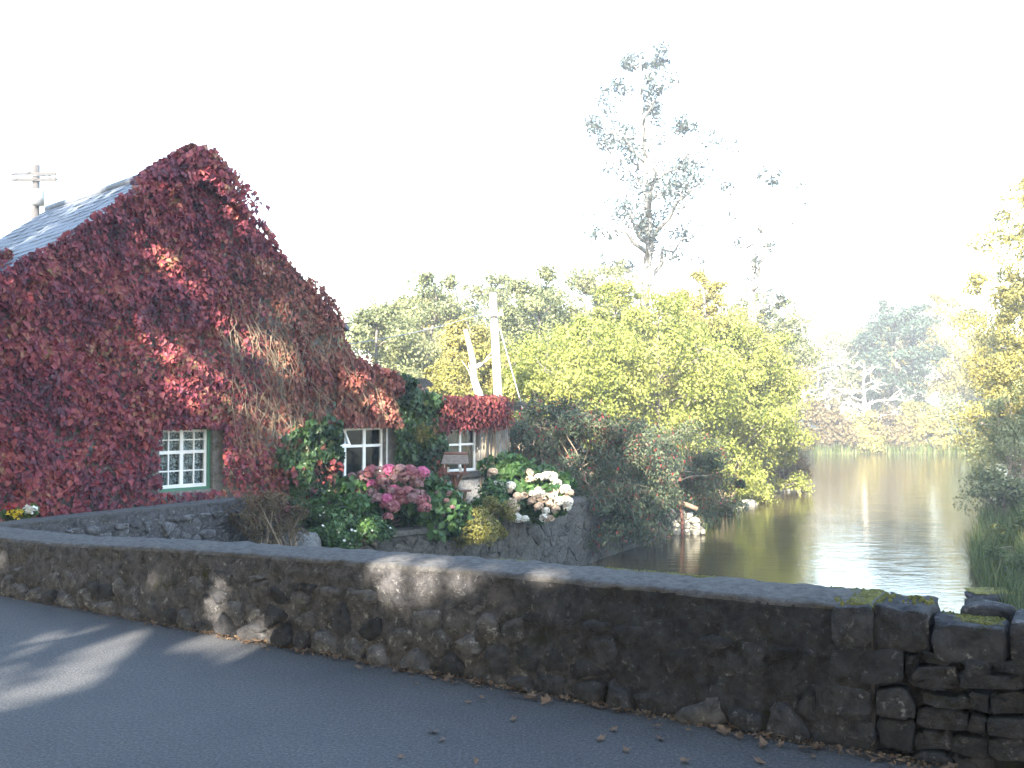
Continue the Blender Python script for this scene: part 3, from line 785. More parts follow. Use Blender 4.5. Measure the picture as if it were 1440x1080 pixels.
# ------------------------------------------------------------------ quay wall
qw = thing('quay_wall', 'stone retaining wall of the garden rising from the river below the fuchsia', 'wall')
g = rng(51); ci = 0
for a, b in zip(QUAY[:-1], QUAY[1:]):
    a = np.array(a); b = np.array(b); L_ = float(np.linalg.norm(b - a)); dq = (b - a) / L_; nq = np.array([dq[1], -dq[0]])
    def qf(t, z, out, a=a, dq=dq, nq=nq):
        p = a + dq * t + nq * out; return np.array([p[0], p[1], z])
    T = np.arange(0, L_ + 0.09, 0.09); Zs = np.linspace(-3.5, GARDEN_Z + 0.06, 30)
    TT, ZZ = np.meshgrid(T, Zs, indexing='ij')
    O = 0.03 + 0.09 * fbm(np.stack([TT * 3 + a[0], ZZ * 4, 0 * TT], -1), 4, 6)
    V = np.stack([a[0] + dq[0] * TT + nq[0] * O, a[1] + dq[1] * TT + nq[1] * O, ZZ], -1)
    n0, n1 = TT.shape; idx = np.arange(n0 * n1).reshape(n0, n1)
    mesh_np('wall_core', V.reshape(-1, 3), np.stack([idx[:-1, :-1], idx[1:, :-1], idx[1:, 1:], idx[:-1, 1:]], -1).reshape(-1, 4), M['quay'], qw, True)
    mb = MB(); mb.prism([qf(0, GARDEN_Z - 0.02, 0.08), qf(L_, GARDEN_Z - 0.02, 0.08), qf(L_, GARDEN_Z - 0.02, -0.38), qf(0, GARDEN_Z - 0.02, -0.38)], [qf(0, GARDEN_Z + 0.08, 0.07), qf(L_, GARDEN_Z + 0.08, 0.07), qf(L_, GARDEN_Z + 0.08, -0.36), qf(0, GARDEN_Z + 0.08, -0.36)])
    mb.build('coping', M['quay'], qw)
    for c in rubble_cells(0.02, L_ - 0.02, -2.75, GARDEN_Z - 0.05, 0.42, 0.22, 70 + ci):
        if g.uniform() > 0.9: continue
        stone(qw, c, qf, M['quay'], 0.006, 0.042 + g.uniform(0.0, 0.025), 0.02, 900 + ci, 0.02, 2, angular=True); ci += 1
    ci += 200
# sunlit stub of masonry at the end of the quay
pier = thing('stone_pier', 'sunlit pale stone stub standing in the water at the end of the quay', 'pier')
pa = on_z(926, 751, WATER_Z); pb = on_z(992, 752, WATER_Z)
pd = (pb - pa)[:2]; PLN = float(np.linalg.norm(pd)); pd /= PLN; pn = np.array([pd[1], -pd[0]])
def pf(t, z, out):
    p = pa[:2] + pd * t + pn * out; return np.array([p[0], p[1], z])
def ptop(t): return WATER_Z + 0.86 * np.interp(t / PLN, [0, 0.2, 0.55, 0.78, 1.0], [0.78, 1.0, 0.95, 0.6, 0.22])
mb = MB()
for k in range(12):
    a, b = PLN * k / 12, PLN * (k + 1) / 12
    mb.prism([pf(a, -3.4, 0), pf(b, -3.4, 0), pf(b, -3.4, -0.8), pf(a, -3.4, -0.8)], [pf(a, ptop(a) - 0.05, 0), pf(b, ptop(b) - 0.05, 0), pf(b, ptop(b) - 0.05, -0.8), pf(a, ptop(a) - 0.05, -0.8)])
mb.build('wall_core', M['quay'], pier)
for i, c in enumerate(rubble_cells(0, PLN, WATER_Z - 0.2, WATER_Z + 0.9, 0.34, 0.19, 88)):
    cm = c.mean(0)
    if cm[1] > ptop(cm[0]): continue
    stone(pier, c, pf, M['pale_stone'], 0.008, 0.05 + 0.02 * (i % 3), 0.02, 1500 + i, 0.012, 1)
post = thing('mooring_post', 'old brown wooden post with a short log across its top beside the pale stone stub', 'post')
pp = on_z(958, 753, WATER_Z) + np.array([0, -0.18, 0])
mb = MB(); mb.tube([pp + np.array([0, 0, -0.8]), pp + np.array([0.01, 0, 0.4]), pp + np.array([-0.05, 0, 1.02])], [0.06, 0.055, 0.05], 9); mb.build('upright', M['rust_wood'], post, True)
q0 = at_y(953, 706, pp[1] - 0.02); q1 = at_y(981, 716, pp[1] - 0.15)
mb = MB(); mb.tube([q0, (q0 + q1) / 2 + np.array([0, 0, 0.02]), q1], [0.075, 0.08, 0.075], 10); mb.build('log', M['log_wood'], post, True)

# ================================================================== COTTAGE
cot = thing('cottage', 'stone cottage with slate roof, creeper covered gable and low lean-to facing the river', 'house')
PK = 6.22
def roofz(s):
    return float(np.interp(s, [-4.9, 0, 3.6], [PK - 4.9 * 0.80, PK, PK - 3.6 * 0.80]))
def leanz(s): return 2.72 - (s - 3.5) * 0.36
BLK = 1.52; S_END = 8.95
WIN = []
for (xa, ya, xb, yb) in ((224, 604, 300, 690), (466, 602, 543, 688), (613, 604, 674, 664)):
    xm, ym = (xa + xb) / 2, (ya + yb) / 2
    WIN.append((gpx(xa, ym)[0], gpx(xb, ym)[0], gpx(xm, yb)[1], gpx(xm, ya)[1]))
WTH = 0.45; WB = -1.3
def wall_strips(s0, s1, topf, wins, name, breaks=()):
    mb = MB(); bs = sorted(set([s0, s1] + [b for b in breaks if s0 < b < s1] + [e for w_ in wins for e in w_[:2] if s0 < e < s1]))
    for a, b in zip(bs[:-1], bs[1:]):
        m = (a + b) / 2; w_ = [q for q in wins if q[0] <= m <= q[1]]
        segs = [(WB, WB, w_[0][2], w_[0][2]), (w_[0][3], w_[0][3], topf(a), topf(b))] if w_ else [(WB, WB, topf(a), topf(b))]
        for (za, zb, zc, zd) in segs:
            lo = [gp(a, za, 0), gp(b, zb, 0), gp(b, zd, 0), gp(a, zc, 0)]
            hi = [gp(a, za, -WTH), gp(b, zb, -WTH), gp(b, zd, -WTH), gp(a, zc, -WTH)]
            mb.prism(hi, lo)
    return mb.build(name, M['house_wall'], cot)
wall_strips(-4.5, 3.5, lambda s: roofz(s) - 0.10, WIN, 'gable_wall', (0,))
wall_strips(3.5, 6.2, lambda s: leanz(s) - 0.08, WIN, 'lean_to_wall')
wall_strips(6.2, S_END, lambda s: BLK, WIN, 'annex_wall')
DEP = 6.1
mb = MB()                                   # the other outside walls
def slab(mb, s0, s1, o0, o1, z0, z1):
    mb.prism([gp(s0, z0, o0), gp(s1, z0, o0), gp(s1, z0, o1), gp(s0, z0, o1)], [gp(s0, z1, o0), gp(s1, z1, o0), gp(s1, z1, o1), gp(s0, z1, o1)])
slab(mb, -4.5, -4.1, -DEP, -WTH - 0.003, WB, roofz(-4.5) - 0.12)
slab(mb, 3.1, 3.5, -DEP, -WTH - 0.003, WB, roofz(3.5) - 0.12)
slab(mb, S_END - 0.4, S_END, -4.0, -WTH - 0.003, WB, BLK)
slab(mb, 3.503, S_END, -4.4, -4.003, WB, BLK)
mb.build('side_wall', M['house_wall'], cot)
mb = MB(); mb.prism([gp(-4.5, WB, -DEP), gp(3.5, WB, -DEP), gp(3.5, roofz(3.5) - .12, -DEP), gp(0, PK - .12, -DEP), gp(-4.5, roofz(-4.5) - .12, -DEP)],
                    [gp(-4.5, WB, -DEP - .4), gp(3.5, WB, -DEP - .4), gp(3.5, roofz(3.5) - .12, -DEP - .4), gp(0, PK - .12, -DEP - .4), gp(-4.5, roofz(-4.5) - .12, -DEP - .4)])
mb.build('back_wall', M['house_wall'], cot)
# roof: deck with every slate course lapped over the one below
mb = MB()
for s0, s1 in ((-4.9, 0), (0, 3.75)):
    mb.prism([gp(s0, roofz(s0) - .09, 0.06), gp(s1, roofz(s1) - .09, 0.06), gp(s1, roofz(s1) - .09, -DEP - .5), gp(s0, roofz(s0) - .09, -DEP - .5)],
             [gp(s0, roofz(s0) - .01, 0.06), gp(s1, roofz(s1) - .01, 0.06), gp(s1, roofz(s1) - .01, -DEP - .5), gp(s0, roofz(s0) - .01, -DEP - .5)])
roof = mb.build('roof', M['slate'], cot)
NC = 24
def sag(o): return -0.10 * math.sin(math.pi * min(1, max(0, -o / DEP)))
g = rng(91)
for side in (-1, 1):
    for k in range(NC):
        ln = 4.9 if side < 0 else 3.75
        sa = side * ln * (1 - k / NC); sb = side * ln * (1 - (k + 1.25) / NC)
        if k == NC - 1: sb = 0
        mb = MB(); no = 26; os_ = np.linspace(0.10, -DEP - 0.52, no + 1)
        for i in range(no):                 # single slates in the course, each a hair out of line
            a, b = os_[i] - 0.004, os_[i + 1] + 0.004
            lift = 0.022 + g.uniform(-0.006, 0.008); za = roofz(sa) + lift; zb = roofz(sb) + 0.004
            ds = g.uniform(-0.012, 0.012)
            zs = sag((a + b) / 2) * 0.4 + 0.04
            mb.prism([gp(sa + ds, za + zs, a), gp(sb, zb + zs, a), gp(sb, zb + zs, b), gp(sa + ds, za + zs, b)], [gp(sa + ds, za + .014 + zs, a), gp(sb, zb + .014 + zs, a), gp(sb, zb + .014 + zs, b), gp(sa + ds, za + .014 + zs, b)])
        mb.build('slate_course', M['slate'], roof)
mb = MB(); mb.tube([gp(0, PK + 0.06 + sag(o) * 0.3, o) for o in np.linspace(0.1, -DEP - .5, 12)], 0.10, 8); mb.build('ridge_tile', M['slate'], roof, True)
mb = MB(); mb.prism([gp(3.5, leanz(3.5) - .08, .05), gp(6.3, leanz(6.3) - .08, .05), gp(6.3, leanz(6.3) - .08, -4.4), gp(3.5, leanz(3.5) - .08, -4.4)], [gp(3.5, leanz(3.5), .05), gp(6.3, leanz(6.3), .05), gp(6.3, leanz(6.3), -4.4), gp(3.5, leanz(3.5), -4.4)])
mb.build('lean_to_roof', M['slate'], cot)
mb = MB(); slab(mb, 6.31, S_END + 0.03, -4.4, 0.03, BLK + 0.002, BLK + 0.10); mb.build('annex_roof', M['slate'], cot)
mb = MB(); slab(mb, 8.35, S_END + 0.55, -0.9, 0.12, BLK + 0.105, BLK + 0.20); slab(mb, 8.35, S_END + 0.45, -0.8, 0.06, BLK - 0.02, BLK + 0.10); mb.build('coping', M['quay'], cot)
# flat topped dormer breaking the left slope
mb = MB(); slab(mb, -4.7, -2.6, -3.6, -2.05, 2.6, 4.36); dm = mb.build('dormer', M['house_wall'], cot)
mb = MB(); slab(mb, -4.8, -2.45, -3.7, -1.95, 4.363, 4.45); mb.build('dormer_roof', M['slate'], dm)
# chimney behind the lean-to
cp = at_y(582, 556, 23.0); mb = MB()
mb.box(cp + np.array([0, 0, -0.5]), (0.24 * GU[0], 0.24 * GU[1], 0), (0.2 * GN[0], 0.2 * GN[1], 0), (0, 0, 0.72)); ch = mb.build('chimney', M['white_render'], cot)
mb = MB(); pr = []
for k in range(9):
    a = math.pi * k / 8; pr.append((math.cos(a) * 0.40, 0.045 + math.sin(a) * 0.15))
pr = [(0.40, 0)] + pr + [(-0.40, 0)]
top = cp + np.array([0, 0, 0.222])
mb.prism([top + np.array([GU[0] * a - GN[0] * .27, GU[1] * a - GN[1] * .27, b]) for a, b in pr], [top + np.array([GU[0] * a + GN[0] * .27, GU[1] * a + GN[1] * .27, b]) for a, b in pr])
mb.build('chimney_cap', M['quay'], ch)
# dark rooms behind the windows
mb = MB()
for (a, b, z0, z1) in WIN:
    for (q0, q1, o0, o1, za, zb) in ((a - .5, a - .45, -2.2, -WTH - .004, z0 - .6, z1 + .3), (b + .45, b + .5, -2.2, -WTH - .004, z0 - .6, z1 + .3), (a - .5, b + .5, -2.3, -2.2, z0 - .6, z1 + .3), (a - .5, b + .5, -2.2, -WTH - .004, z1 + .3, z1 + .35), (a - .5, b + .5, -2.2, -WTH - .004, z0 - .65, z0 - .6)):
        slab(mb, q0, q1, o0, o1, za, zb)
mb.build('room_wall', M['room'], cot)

def bar(mb, s0, s1, z0, z1, o, d): slab(mb, s0, s1, o - d, o, z0, z1)
def window(a, b, z0, z1, vs, hs, thick_v, thick_h, name='window', fw=0.05, out=-0.13, skip=()):
    mb = MB(); bar(mb, a, a + fw, z0, z1, out, .07); bar(mb, b - fw, b, z0, z1, out, .07); bar(mb, a + fw, b - fw, z1 - fw, z1, out - .002, .066); bar(mb, a + fw, b - fw, z0, z0 + fw * 1.3, out - .002, .066)
    fr = mb.build(name, M['white_paint'], cot)
    for v, tw in zip(vs, thick_v):
        m2 = MB(); s_ = a + (b - a) * v; bar(m2, s_ - tw / 2, s_ + tw / 2, z0 + fw, z1 - fw, out - (.004 if tw > .04 else .012), .055); m2.build('glazing_bar', M['white_paint'], fr)
    for h, th in zip(hs, thick_h):
        m2 = MB(); z_ = z0 + (z1 - z0) * h; bar(m2, a + fw, b - fw, z_ - th / 2, z_ + th / 2, out - (.007 if th > .04 else .016), .045); m2.build('glazing_bar', M['white_paint'], fr)
    xs = [a + .02] + [a + (b - a) * v for v in vs] + [b - .02]; ys = [z0 + .02] + [z0 + (z1 - z0) * h for h in hs] + [z1 - .02]
    for i in range(len(xs) - 1):
        for j in range(len(ys) - 1):
            if (i, j) in skip: continue
            m2 = MB(); bar(m2, xs[i] + .004, xs[i + 1] - .004, ys[j] + .004, ys[j + 1] - .004, out - .036, .004); m2.build('pane', M['glass'], fr)
    return fr
a, b, z0, z1 = WIN[0]
w1 = window(a, b - .07, z0 + .05, z1, (0.25, 0.5, 0.75), (0.29, 0.61, 0.82), (.026, .07, .026), (.024, .06, .024)); tag(w1, 'white multi pane casement window with lace curtain and green outer frame')
mb = MB(); bar(mb, b - .068, b - .005, z0, z1, -.10, .16); bar(mb, a, b - .07, z0, z0 + .047, -.08, .16); mb.build('outer_frame', M['green_paint'], w1)
mb = MB(); n = 40                             # gathered lace curtain
for k in range(n):
    s_0 = a + (b - a - .07) * k / n; s_1 = a + (b - a - .07) * (k + 1) / n
    o0 = -.27 + .02 * math.sin(k * 1.9); o1 = -.27 + .02 * math.sin((k + 1) * 1.9)
    i0 = len(mb.v); mb.v += [tuple(gp(s_0, z0, o0)), tuple(gp(s_1, z0, o1)), tuple(gp(s_1, z1, o1)), tuple(gp(s_0, z1, o0))]; mb.f.append((i0, i0 + 1, i0 + 2, i0 + 3))
mb.build('curtain', M['lace'], w1)
mb = MB(); bar(mb, a - .1, b + .1, z1 + .002, z1 + .10, .03, .3); mb.build('lintel', M['grey_wood'], w1)
a, b, z0, z1 = WIN[1]
w2_ = window(a, b, z0 + .17, z1, (0.31, 0.66), (0.66,), (.06, .075), (.06,), skip=((0, 1),)); tag(w2_, 'white three light window with its top left sash propped open')
zt = z0 + .17 + (z1 - z0 - .17) * 0.66; sw = (b - a) * 0.31
mb = MB(); hing = [gp(a + .05, z1 - .06, -.12), gp(a + sw - .03, z1 - .06, -.12)]; drop = (zt + .02) - (z1 - .06); kick = 0.20
def sash(u, v, d=0): return gp(a + .05 + (sw - .08) * u, z1 - .06 + drop * v, -.12 + kick * v + d)
for (u0, u1, v0, v1) in ((0, .12, 0, 1), (.88, 1, 0, 1), (.12, .88, 0, .13), (.12, .88, .87, 1)):
    mb.prism([sash(u0, v0), sash(u1, v0), sash(u1, v1), sash(u0, v1)], [sash(u0, v0, .04), sash(u1, v0, .04), sash(u1, v1, .04), sash(u0, v1, .04)])
os_ = mb.build('open_sash', M['white_paint'], w2_)
mb = MB(); mb.prism([sash(.1, .1, .015), sash(.9, .1, .015), sash(.9, .9, .015), sash(.1, .9, .015)], [sash(.1, .1, .02), sash(.9, .1, .02), sash(.9, .9, .02), sash(.1, .9, .02)]); mb.build('pane', M['glass'], w2_)
mb = MB(); bar(mb, a - .02, b + .02, z0 + .04, z0 + .165, -.03, .2); bar(mb, a - .08, b + .08, z0 - .07, z0 + .037, .08, .3); mb.build('sill', M['white_render'], w2_)
mb = MB(); bar(mb, b + .003, b + .03, z0 + .17, z1, .01, .14); mb.build('reveal', M['white_paint'], w2_)
a, b, z0, z1 = WIN[2]
w3 = window(a, b, z0, z1, (0.30, 0.64), (0.64,), (.05, .06), (.05,)); tag(w3, 'white three light window above a stone sill behind the bird table')
mb = MB(); bar(mb, a - .1, b + .25, z0 - .13, z0 - .003, .10, .3); mb.build('sill', M['quay'], w3)
mb = MB(); bar(mb, b + .003, b + .03, z0, z1, .01, .14); mb.build('reveal', M['white_render'], w3)
# whitewashed plinth below the third window
mb = MB(); bar(mb, 6.25, 8.5, WB, WIN[2][2] - .20, .035, .03); mb.build('plinth', M['white_render'], cot)

# ------------------------------------------------------------------ creepers
def in_win(s, z, ml=.03, mr=.10, mt=.02, mbm=.04):
    r = np.zeros(len(s), bool)
    for (a, b, z0, z1) in WIN: r |= (s > a - ml) & (s < b + mr) & (z > z0 - mbm) & (z < z1 + mt)
    return r
def wall_pts(n, s0, s1, z0, z1, topf, seed, over=0.22, bulge=0.24, o_add=0.05):
    g = rng(seed); s = g.uniform(s0, s1, n); z = g.uniform(z0, z1, n)
    nn = fbm(np.stack([s * 1.4, z * 1.4, 0 * s], -1), 3, seed) ; n2 = fbm(np.stack([s * 4.5, z * 3.5, 0 * s + 9], -1), 2, seed + 4)
    ok = z < topf(s) + over * (0.55 + 1.6 * nn)
    ok &= ~in_win(s, z)
    lump = np.clip(0.5 + 1.1 * nn + 0.9 * n2, 0, 1.3)
    out = o_add + bulge * 1.35 * lump * g.uniform(0.35, 1.0, n) ** 0.7
    ok &= g.uniform(size=n) < np.clip(0.35 + 1.3 * lump, 0.2, 1)
    return s[ok], z[ok], out[ok]
def to_w(s, z, o): return np.stack([G0[0] + s * GU[0] + o * GN[0], G0[1] + s * GU[1] + o * GN[1], z], 1)
FACE = np.array([GN[0], GN[1], 0.35])
vroof = lambda s: np.interp(s, [-4.9, 0, 3.4, 3.55, 6.2, 6.25, 9], [PK - 4.9 * .8, PK + .05, PK - 3.3 * .8, 2.75, 1.98, 1.5, 1.5])
S, Zz, Oo = wall_pts(64000, -5.0, 3.65, -0.75, 6.6, vroof, 11)
nb = fbm(np.stack([S * .9, Zz * .9, 0 * S], -1), 3, 77)
rust = (S + 2.2 * nb + 0.12 * (Zz - 2) + rng(9).normal(size=len(S)) * .55 > 0.95) & ~((Zz > 4.6))
thin = (Zz < 0.15) & (rng(5).uniform(size=len(S)) < 0.45)
bare = (nb < -0.14) & (S > 0.4) & (Zz < 3.6) & (rng(6).uniform(size=len(S)) < 0.5)
keep = ~thin & ~bare
vc = thing('virginia_creeper', 'crimson creeper covering the gable wall of the cottage', 'creeper')
k = keep & ~rust; leaf_mesh('foliage', to_w(S[k], Zz[k], Oo[k]), 0.112, M['l_creeper'], vc, 12, np.tile(FACE, (k.sum(), 1)), 0.72, 0.9, 0.8)
k = keep & rust; tag(leaf_mesh('foliage', to_w(S[k], Zz[k], Oo[k]), 0.105, M['l_rust'], vc, 13, np.tile(FACE, (k.sum(), 1)), 0.6, 0.9, 0.9), 'rusty half bare part of the creeper')
g = rng(14); n = 2600                          # over the ridge and the verge
o = -g.uniform(0, 1, n) ** 1.6 * 1.7; s_ = g.normal(size=n) * 0.22 * (1.3 + o / 3.5); z_ = PK + 0.02 - np.abs(s_) * .8 + g.uniform(0.02, 0.32, n) * (1.1 + o / 3)
leaf_mesh('foliage', to_w(s_, z_, o + .1), 0.13, M['l_creeper'], vc, 15, np.tile(np.array([GN[0] * .4, GN[1] * .4, 1]), (n, 1)), 0.7, 0.4, 0.9)
n = 900; o = -g.uniform(1.9, 3.8, n); s_ = -2.45 - g.uniform(0, 1.6, n); z_ = np.where(g.uniform(size=n) < .5, PK + s_ * .8 + .1, 4.25 + 0 * s_) + g.normal(size=n) * .08
leaf_mesh('foliage', to_w(s_, z_, np.where(z_ > 4.2, -1.93 + 0 * o, o + 0.6)), 0.12, M['l_creeper'], vc, 16, np.tile(np.array([GN[0], GN[1], .6]), (n, 1)), 0.7, 0.5, 0.9)
g = rng(18); n = 2600; s_ = .25 + g.normal(size=n) * .42; z_ = PK + .02 - np.abs(s_ - .12) * .58 + g.uniform(-.4, .26, n)
leaf_mesh('foliage', to_w(s_, z_, g.uniform(-.25, .45, n)), .13, M['l_creeper'], vc, 19, np.tile(FACE, (n, 1)), .7, .7, .9)
mb = MB(); g = rng(17)                         # woody stems hanging on the rusty side
for i in range(420):
    s0 = g.uniform(0.5, 4.6); z0_ = g.uniform(0.5, min(3.8, float(vroof(s0)) - .1)); ln = g.uniform(0.4, 1.3)
    p = [gp(s0, z0_, .12 + g.uniform(0, .2))]
    for j in range(4):
        q = p[-1]; p.append(q + np.array([GU[0], GU[1], 0]) * g.normal() * .14 + np.array([GU[0], GU[1], 0]) * .07 + np.array([0, 0, -ln / 4]) + np.array([GN[0], GN[1], 0]) * g.normal() * .03)
    s_end = [(np.array(q)[:2] - G0) @ GU for q in p]
    if in_win(np.array(s_end), np.array([q[2] for q in p]), .05, .05, .05, .05).any(): continue
    mb.tube(p, [.007, .006, .005, .004, .003], 4, False)
for i in range(26):                            # trunk vines on the bare annex corner
    s0 = g.uniform(7.9, 8.9); p = [gp(s0, -1.0, .05)]
    for j in range(6): p.append(p[-1] + np.array([GU[0] * g.normal() * .05, GU[1] * g.normal() * .05, .38]))
    mb.tube(p, [.02, .018, .016, .014, .012, .009, .006], 5, False)
tag(mb.build('stem', M['twig'], vc, True), kind='stuff')
# lean-to: rusty creeper running into green ivy
S, Zz, Oo = wall_pts(15000, 3.3, 6.5, -0.6, 3.1, lambda s: np.interp(s, [3.4, 6.3], [2.8, 1.72]), 21, 0.14, 0.32)
nb = fbm(np.stack([S * 1.1, Zz * 1.1, 0 * S], -1), 3, 78)
green = (S + 2.0 * nb > 5.05) | ((S < 3.5) & (Zz < 1.3))
hang = (Zz < 1.0) & (S > 4.95) & (rng(8).uniform(size=len(S)) < 0.15)
lc = thing('creeper', 'rust coloured creeper hanging over the lean-to above the open window', 'creeper')
k = ~green & ~hang & (Zz > .9); leaf_mesh('foliage', to_w(S[k], Zz[k], Oo[k]), 0.13, M['l_rust'], lc, 22, np.tile(FACE, (k.sum(), 1)), .62, .9, .9)
g = rng(23); n = 2200; s_ = g.uniform(3.5, 6.2, n); o_ = -g.uniform(0, 2.4, n); leaf_mesh('foliage', to_w(s_, 2.72 - (s_ - 3.5) * .36 + g.uniform(0.02, .25, n), o_), .13, M['l_rust'], lc, 24, np.tile(np.array([0, 0, 1.]), (n, 1)), .65, .3, .9)
iv = thing('ivy', 'dark green ivy climbing the lean-to wall between the two white windows', 'ivy')
k = green & ~hang; leaf_mesh('foliage', to_w(S[k], Zz[k], Oo[k] * 1.2), 0.125, M['l_ivy'], iv, 25, np.tile(FACE, (k.sum(), 1)), .8, .7, .8)
n = 2600; s_ = g.uniform(4.9, 6.5, n); o_ = -g.uniform(-.3, 1.6, n); leaf_mesh('foliage', to_w(s_, 2.42 - (s_ - 3.5) * .36 + g.uniform(-.35, .12, n), o_), .125, M['l_ivy'], iv, 26, np.tile(np.array([GN[0], GN[1], .8]), (n, 1)), .8, .4, .9)
g2 = rng(27); n = 420                          # spent yellow flower tuft
c = np.array(gp(5.55, .95, .38)); leaf_mesh('seed_head', c + g2.normal(size=(n, 3)) * np.array([.12, .10, .12]), .10, M['l_gold'], iv, 28, None, .25, .6)
iv2 = thing('ivy', 'green ivy mixed with red leaves between the multi pane window and the open window', 'ivy')
S, Zz, Oo = wall_pts(9000, 1.6, 3.32, -0.75, 1.7, lambda s: 1.7 + 0 * s, 31, .1, .36)
k = fbm(np.stack([S * 2.2, Zz * 2.2, 0 * S], -1), 4, 66) * 1.5 + np.minimum((S - 2.15) * .9, 1.2 - Zz) + rng(67).normal(size=len(S)) * .12 > 0; S, Zz, Oo = S[k], Zz[k], Oo[k]
leaf_mesh('foliage', to_w(S, Zz, Oo + .05), .125, M['l_ivy'], iv2, 32, np.tile(FACE, (len(S), 1)), .8, .7, .9)
n = 170; s_ = g.uniform(1.5, 3.3, n); z_ = g.uniform(-.75, .5, n); k = ~in_win(s_, z_); leaf_mesh('red_leaf', to_w(s_[k], z_[k], g.uniform(.3, .5, n)[k]), .14, M['l_red'], iv2, 33, np.tile(FACE, (k.sum(), 1)), .75, .7, .9)
rc = thing('red_creeper', 'bright red creeper fringe hanging from the flat annex roof over the window', 'creeper')
n = 7000; s_ = g.uniform(6.15, 8.75, n); f = fbm(np.stack([s_ * 2.2, 0 * s_, 0 * s_], -1), 3, 5)
z_ = g.uniform(0.98, 1.95, n) + f * .35; o_ = g.uniform(-.5, .42, n)
k = ((z_ > 1.55) | (o_ > .06)) & (z_ < 1.86 + f * .35) & (z_ > 1.12 + f * .5 - .25 * (g.uniform(size=n) < .2))
leaf_mesh('foliage', to_w(s_[k], z_[k], o_[k]), .125, M['l_red'], rc, 34, np.tile(FACE, (k.sum(), 1)), .5, 1.1, .8)
n = 1500; s_ = 6.28 + g.normal(size=n) * .16; z_ = g.uniform(-.3, 1.3, n); k = s_ < WIN[2][0] - .02
leaf_mesh('foliage', to_w(s_[k], z_[k], g.uniform(.05, .35, n)[k]), .12, M['l_rust'], rc, 35, np.tile(FACE, (k.sum(), 1)), .45, 1.2, .8)

# ================================================================== GARDEN PLANTS
def head_mesh(name, mat, seed, r=0.115, n=85):
    g = rng(seed); d = unit(g.normal(size=(n, 3))); d[:, 2] = np.where(d[:, 2] < -.5, -d[:, 2], d[:, 2])
    p = d * r * g.uniform(.86, 1.05, (n, 1)); V = []; Fc = []
    for i in range(n):
        a = unit(np.cross(d[i], g.normal(size=3))); b = np.cross(d[i], a); q = .034 * g.uniform(.8, 1.25)
        k = len(V); V += [tuple(p[i] + a * q), tuple(p[i] + b * q), tuple(p[i] - a * q), tuple(p[i] - b * q), tuple(p[i] * 0.93)]
        Fc += [(k, k + 1, k + 4), (k + 1, k + 2, k + 4), (k + 2, k + 3, k + 4), (k + 3, k, k + 4)]
    me = bpy.data.meshes.new(name); me.from_pydata(V, [], Fc); me.update(); me.materials.append(mat); return me
def hydrangea(label, heads, depth_fn, meshes, ells, seed, nleaf, base_z, smin=.8, smax=1.2):
    root, P, O = make_bush('hydrangea', label, ells, nleaf, 60, .26, .19, M['l_hyd'], seed, base_z, 'hydrangea', None, 22, -.9, droop=.45, aspect=.7)
    g = rng(seed + 9)
    for i, (x, y) in enumerate(heads):
        c = at_y(x, y, depth_fn(x, y) + g.uniform(-.12, .06))
        o = link('flower_head', meshes[g.integers(0, len(meshes))], root); s = g.uniform(smin, smax)
        s *= 1.12; o.location = c; o.scale = (s, s, s * .85); o.rotation_euler = (g.uniform(-.5, .5), g.uniform(-.5, .5), g.uniform(0, 6))
    return root
PH = [(460, 60), (545, 60), (495, 98), (585, 15), (655, 70), (610, 130), (590, 165), (690, 125), (740, 60), (800, 35), (860, 35), (900, 60), (740, 140), (775, 150), (830, 155), (890, 170), (920, 170), (750, 200), (800, 208), (690, 205), (630, 205), (690, 240), (732, 252), (440, 190), (485, 172), (940, 215), (945, 260), (640, 20), (705, 10), (930, 25), (780, 8), (697, 328), (520, 40), (670, 90), (830, 62), (880, 88), (600, 108), (715, 148), (870, 198), (905, 205), (850, 8), (905, 100)]
PH = [(400 + x / 4.8, 660 + y / 4.8) for x, y in PH]
pm = [head_mesh('pink_head', M['f_faded'], 1), head_mesh('pink_head', M['f_pink'], 2), head_mesh('pink_head', M['f_hot'], 3), head_mesh('pink_head', M['f_faded'], 4), head_mesh('pink_head', M['f_pink'], 5)]
YP = 18.9
def pxc(x, y, Yd): return tuple(at_y(x, y, Yd))
hydrangea('round hydrangea bush with dusky pink flower heads below the open white window', PH, lambda x, y: 18.45 - (1 - ((x - 565) / 90.) ** 2) * .35 + (705 - y) * .008, pm,
          [(pxc(560, 705, YP), (.95, .6, .62)), (pxc(610, 725, 19.1), (.65, .5, .5)), (pxc(520, 700, 18.7), (.5, .45, .45))], 201, 4200, -1.35)
WH = [(75, 270), (125, 375), (155, 425), (230, 380), (205, 415), (385, 270), (390, 325), (465, 308), (528, 300), (580, 300), (620, 360), (565, 395), (600, 425), (690, 410), (725, 435), (415, 450), (470, 430), (520, 450), (588, 470), (290, 470), (340, 465), (405, 510), (445, 490), (500, 500), (540, 450), (575, 530), (640, 510), (695, 490), (715, 515), (705, 560), (610, 580), (525, 590), (560, 660), (515, 650), (465, 555), (235, 520), (190, 570), (260, 565), (225, 605), (275, 645), (350, 660), (290, 655)]
WH = [(680 + x / 6., 620 + y / 6.) for x, y in WH]
wm = [head_mesh('white_head', M['f_white'], 6), head_mesh('white_head', M['f_cream'], 7), head_mesh('white_head', M['f_cream'], 8), head_mesh('white_head', M['f_white'], 9)]
hydrangea('hydrangea bush with creamy white browning flower heads overhanging the quay wall', WH, lambda x, y: 20.9 + (705 - y) * .006, wm,
          [(pxc(745, 693, 21.5), (.85, .5, .55)), (pxc(715, 668, 21.8), (.6, .5, .42)), (pxc(775, 690, 21.4), (.5, .4, .5))], 211, 4200, -1.5, .75, 1.05)
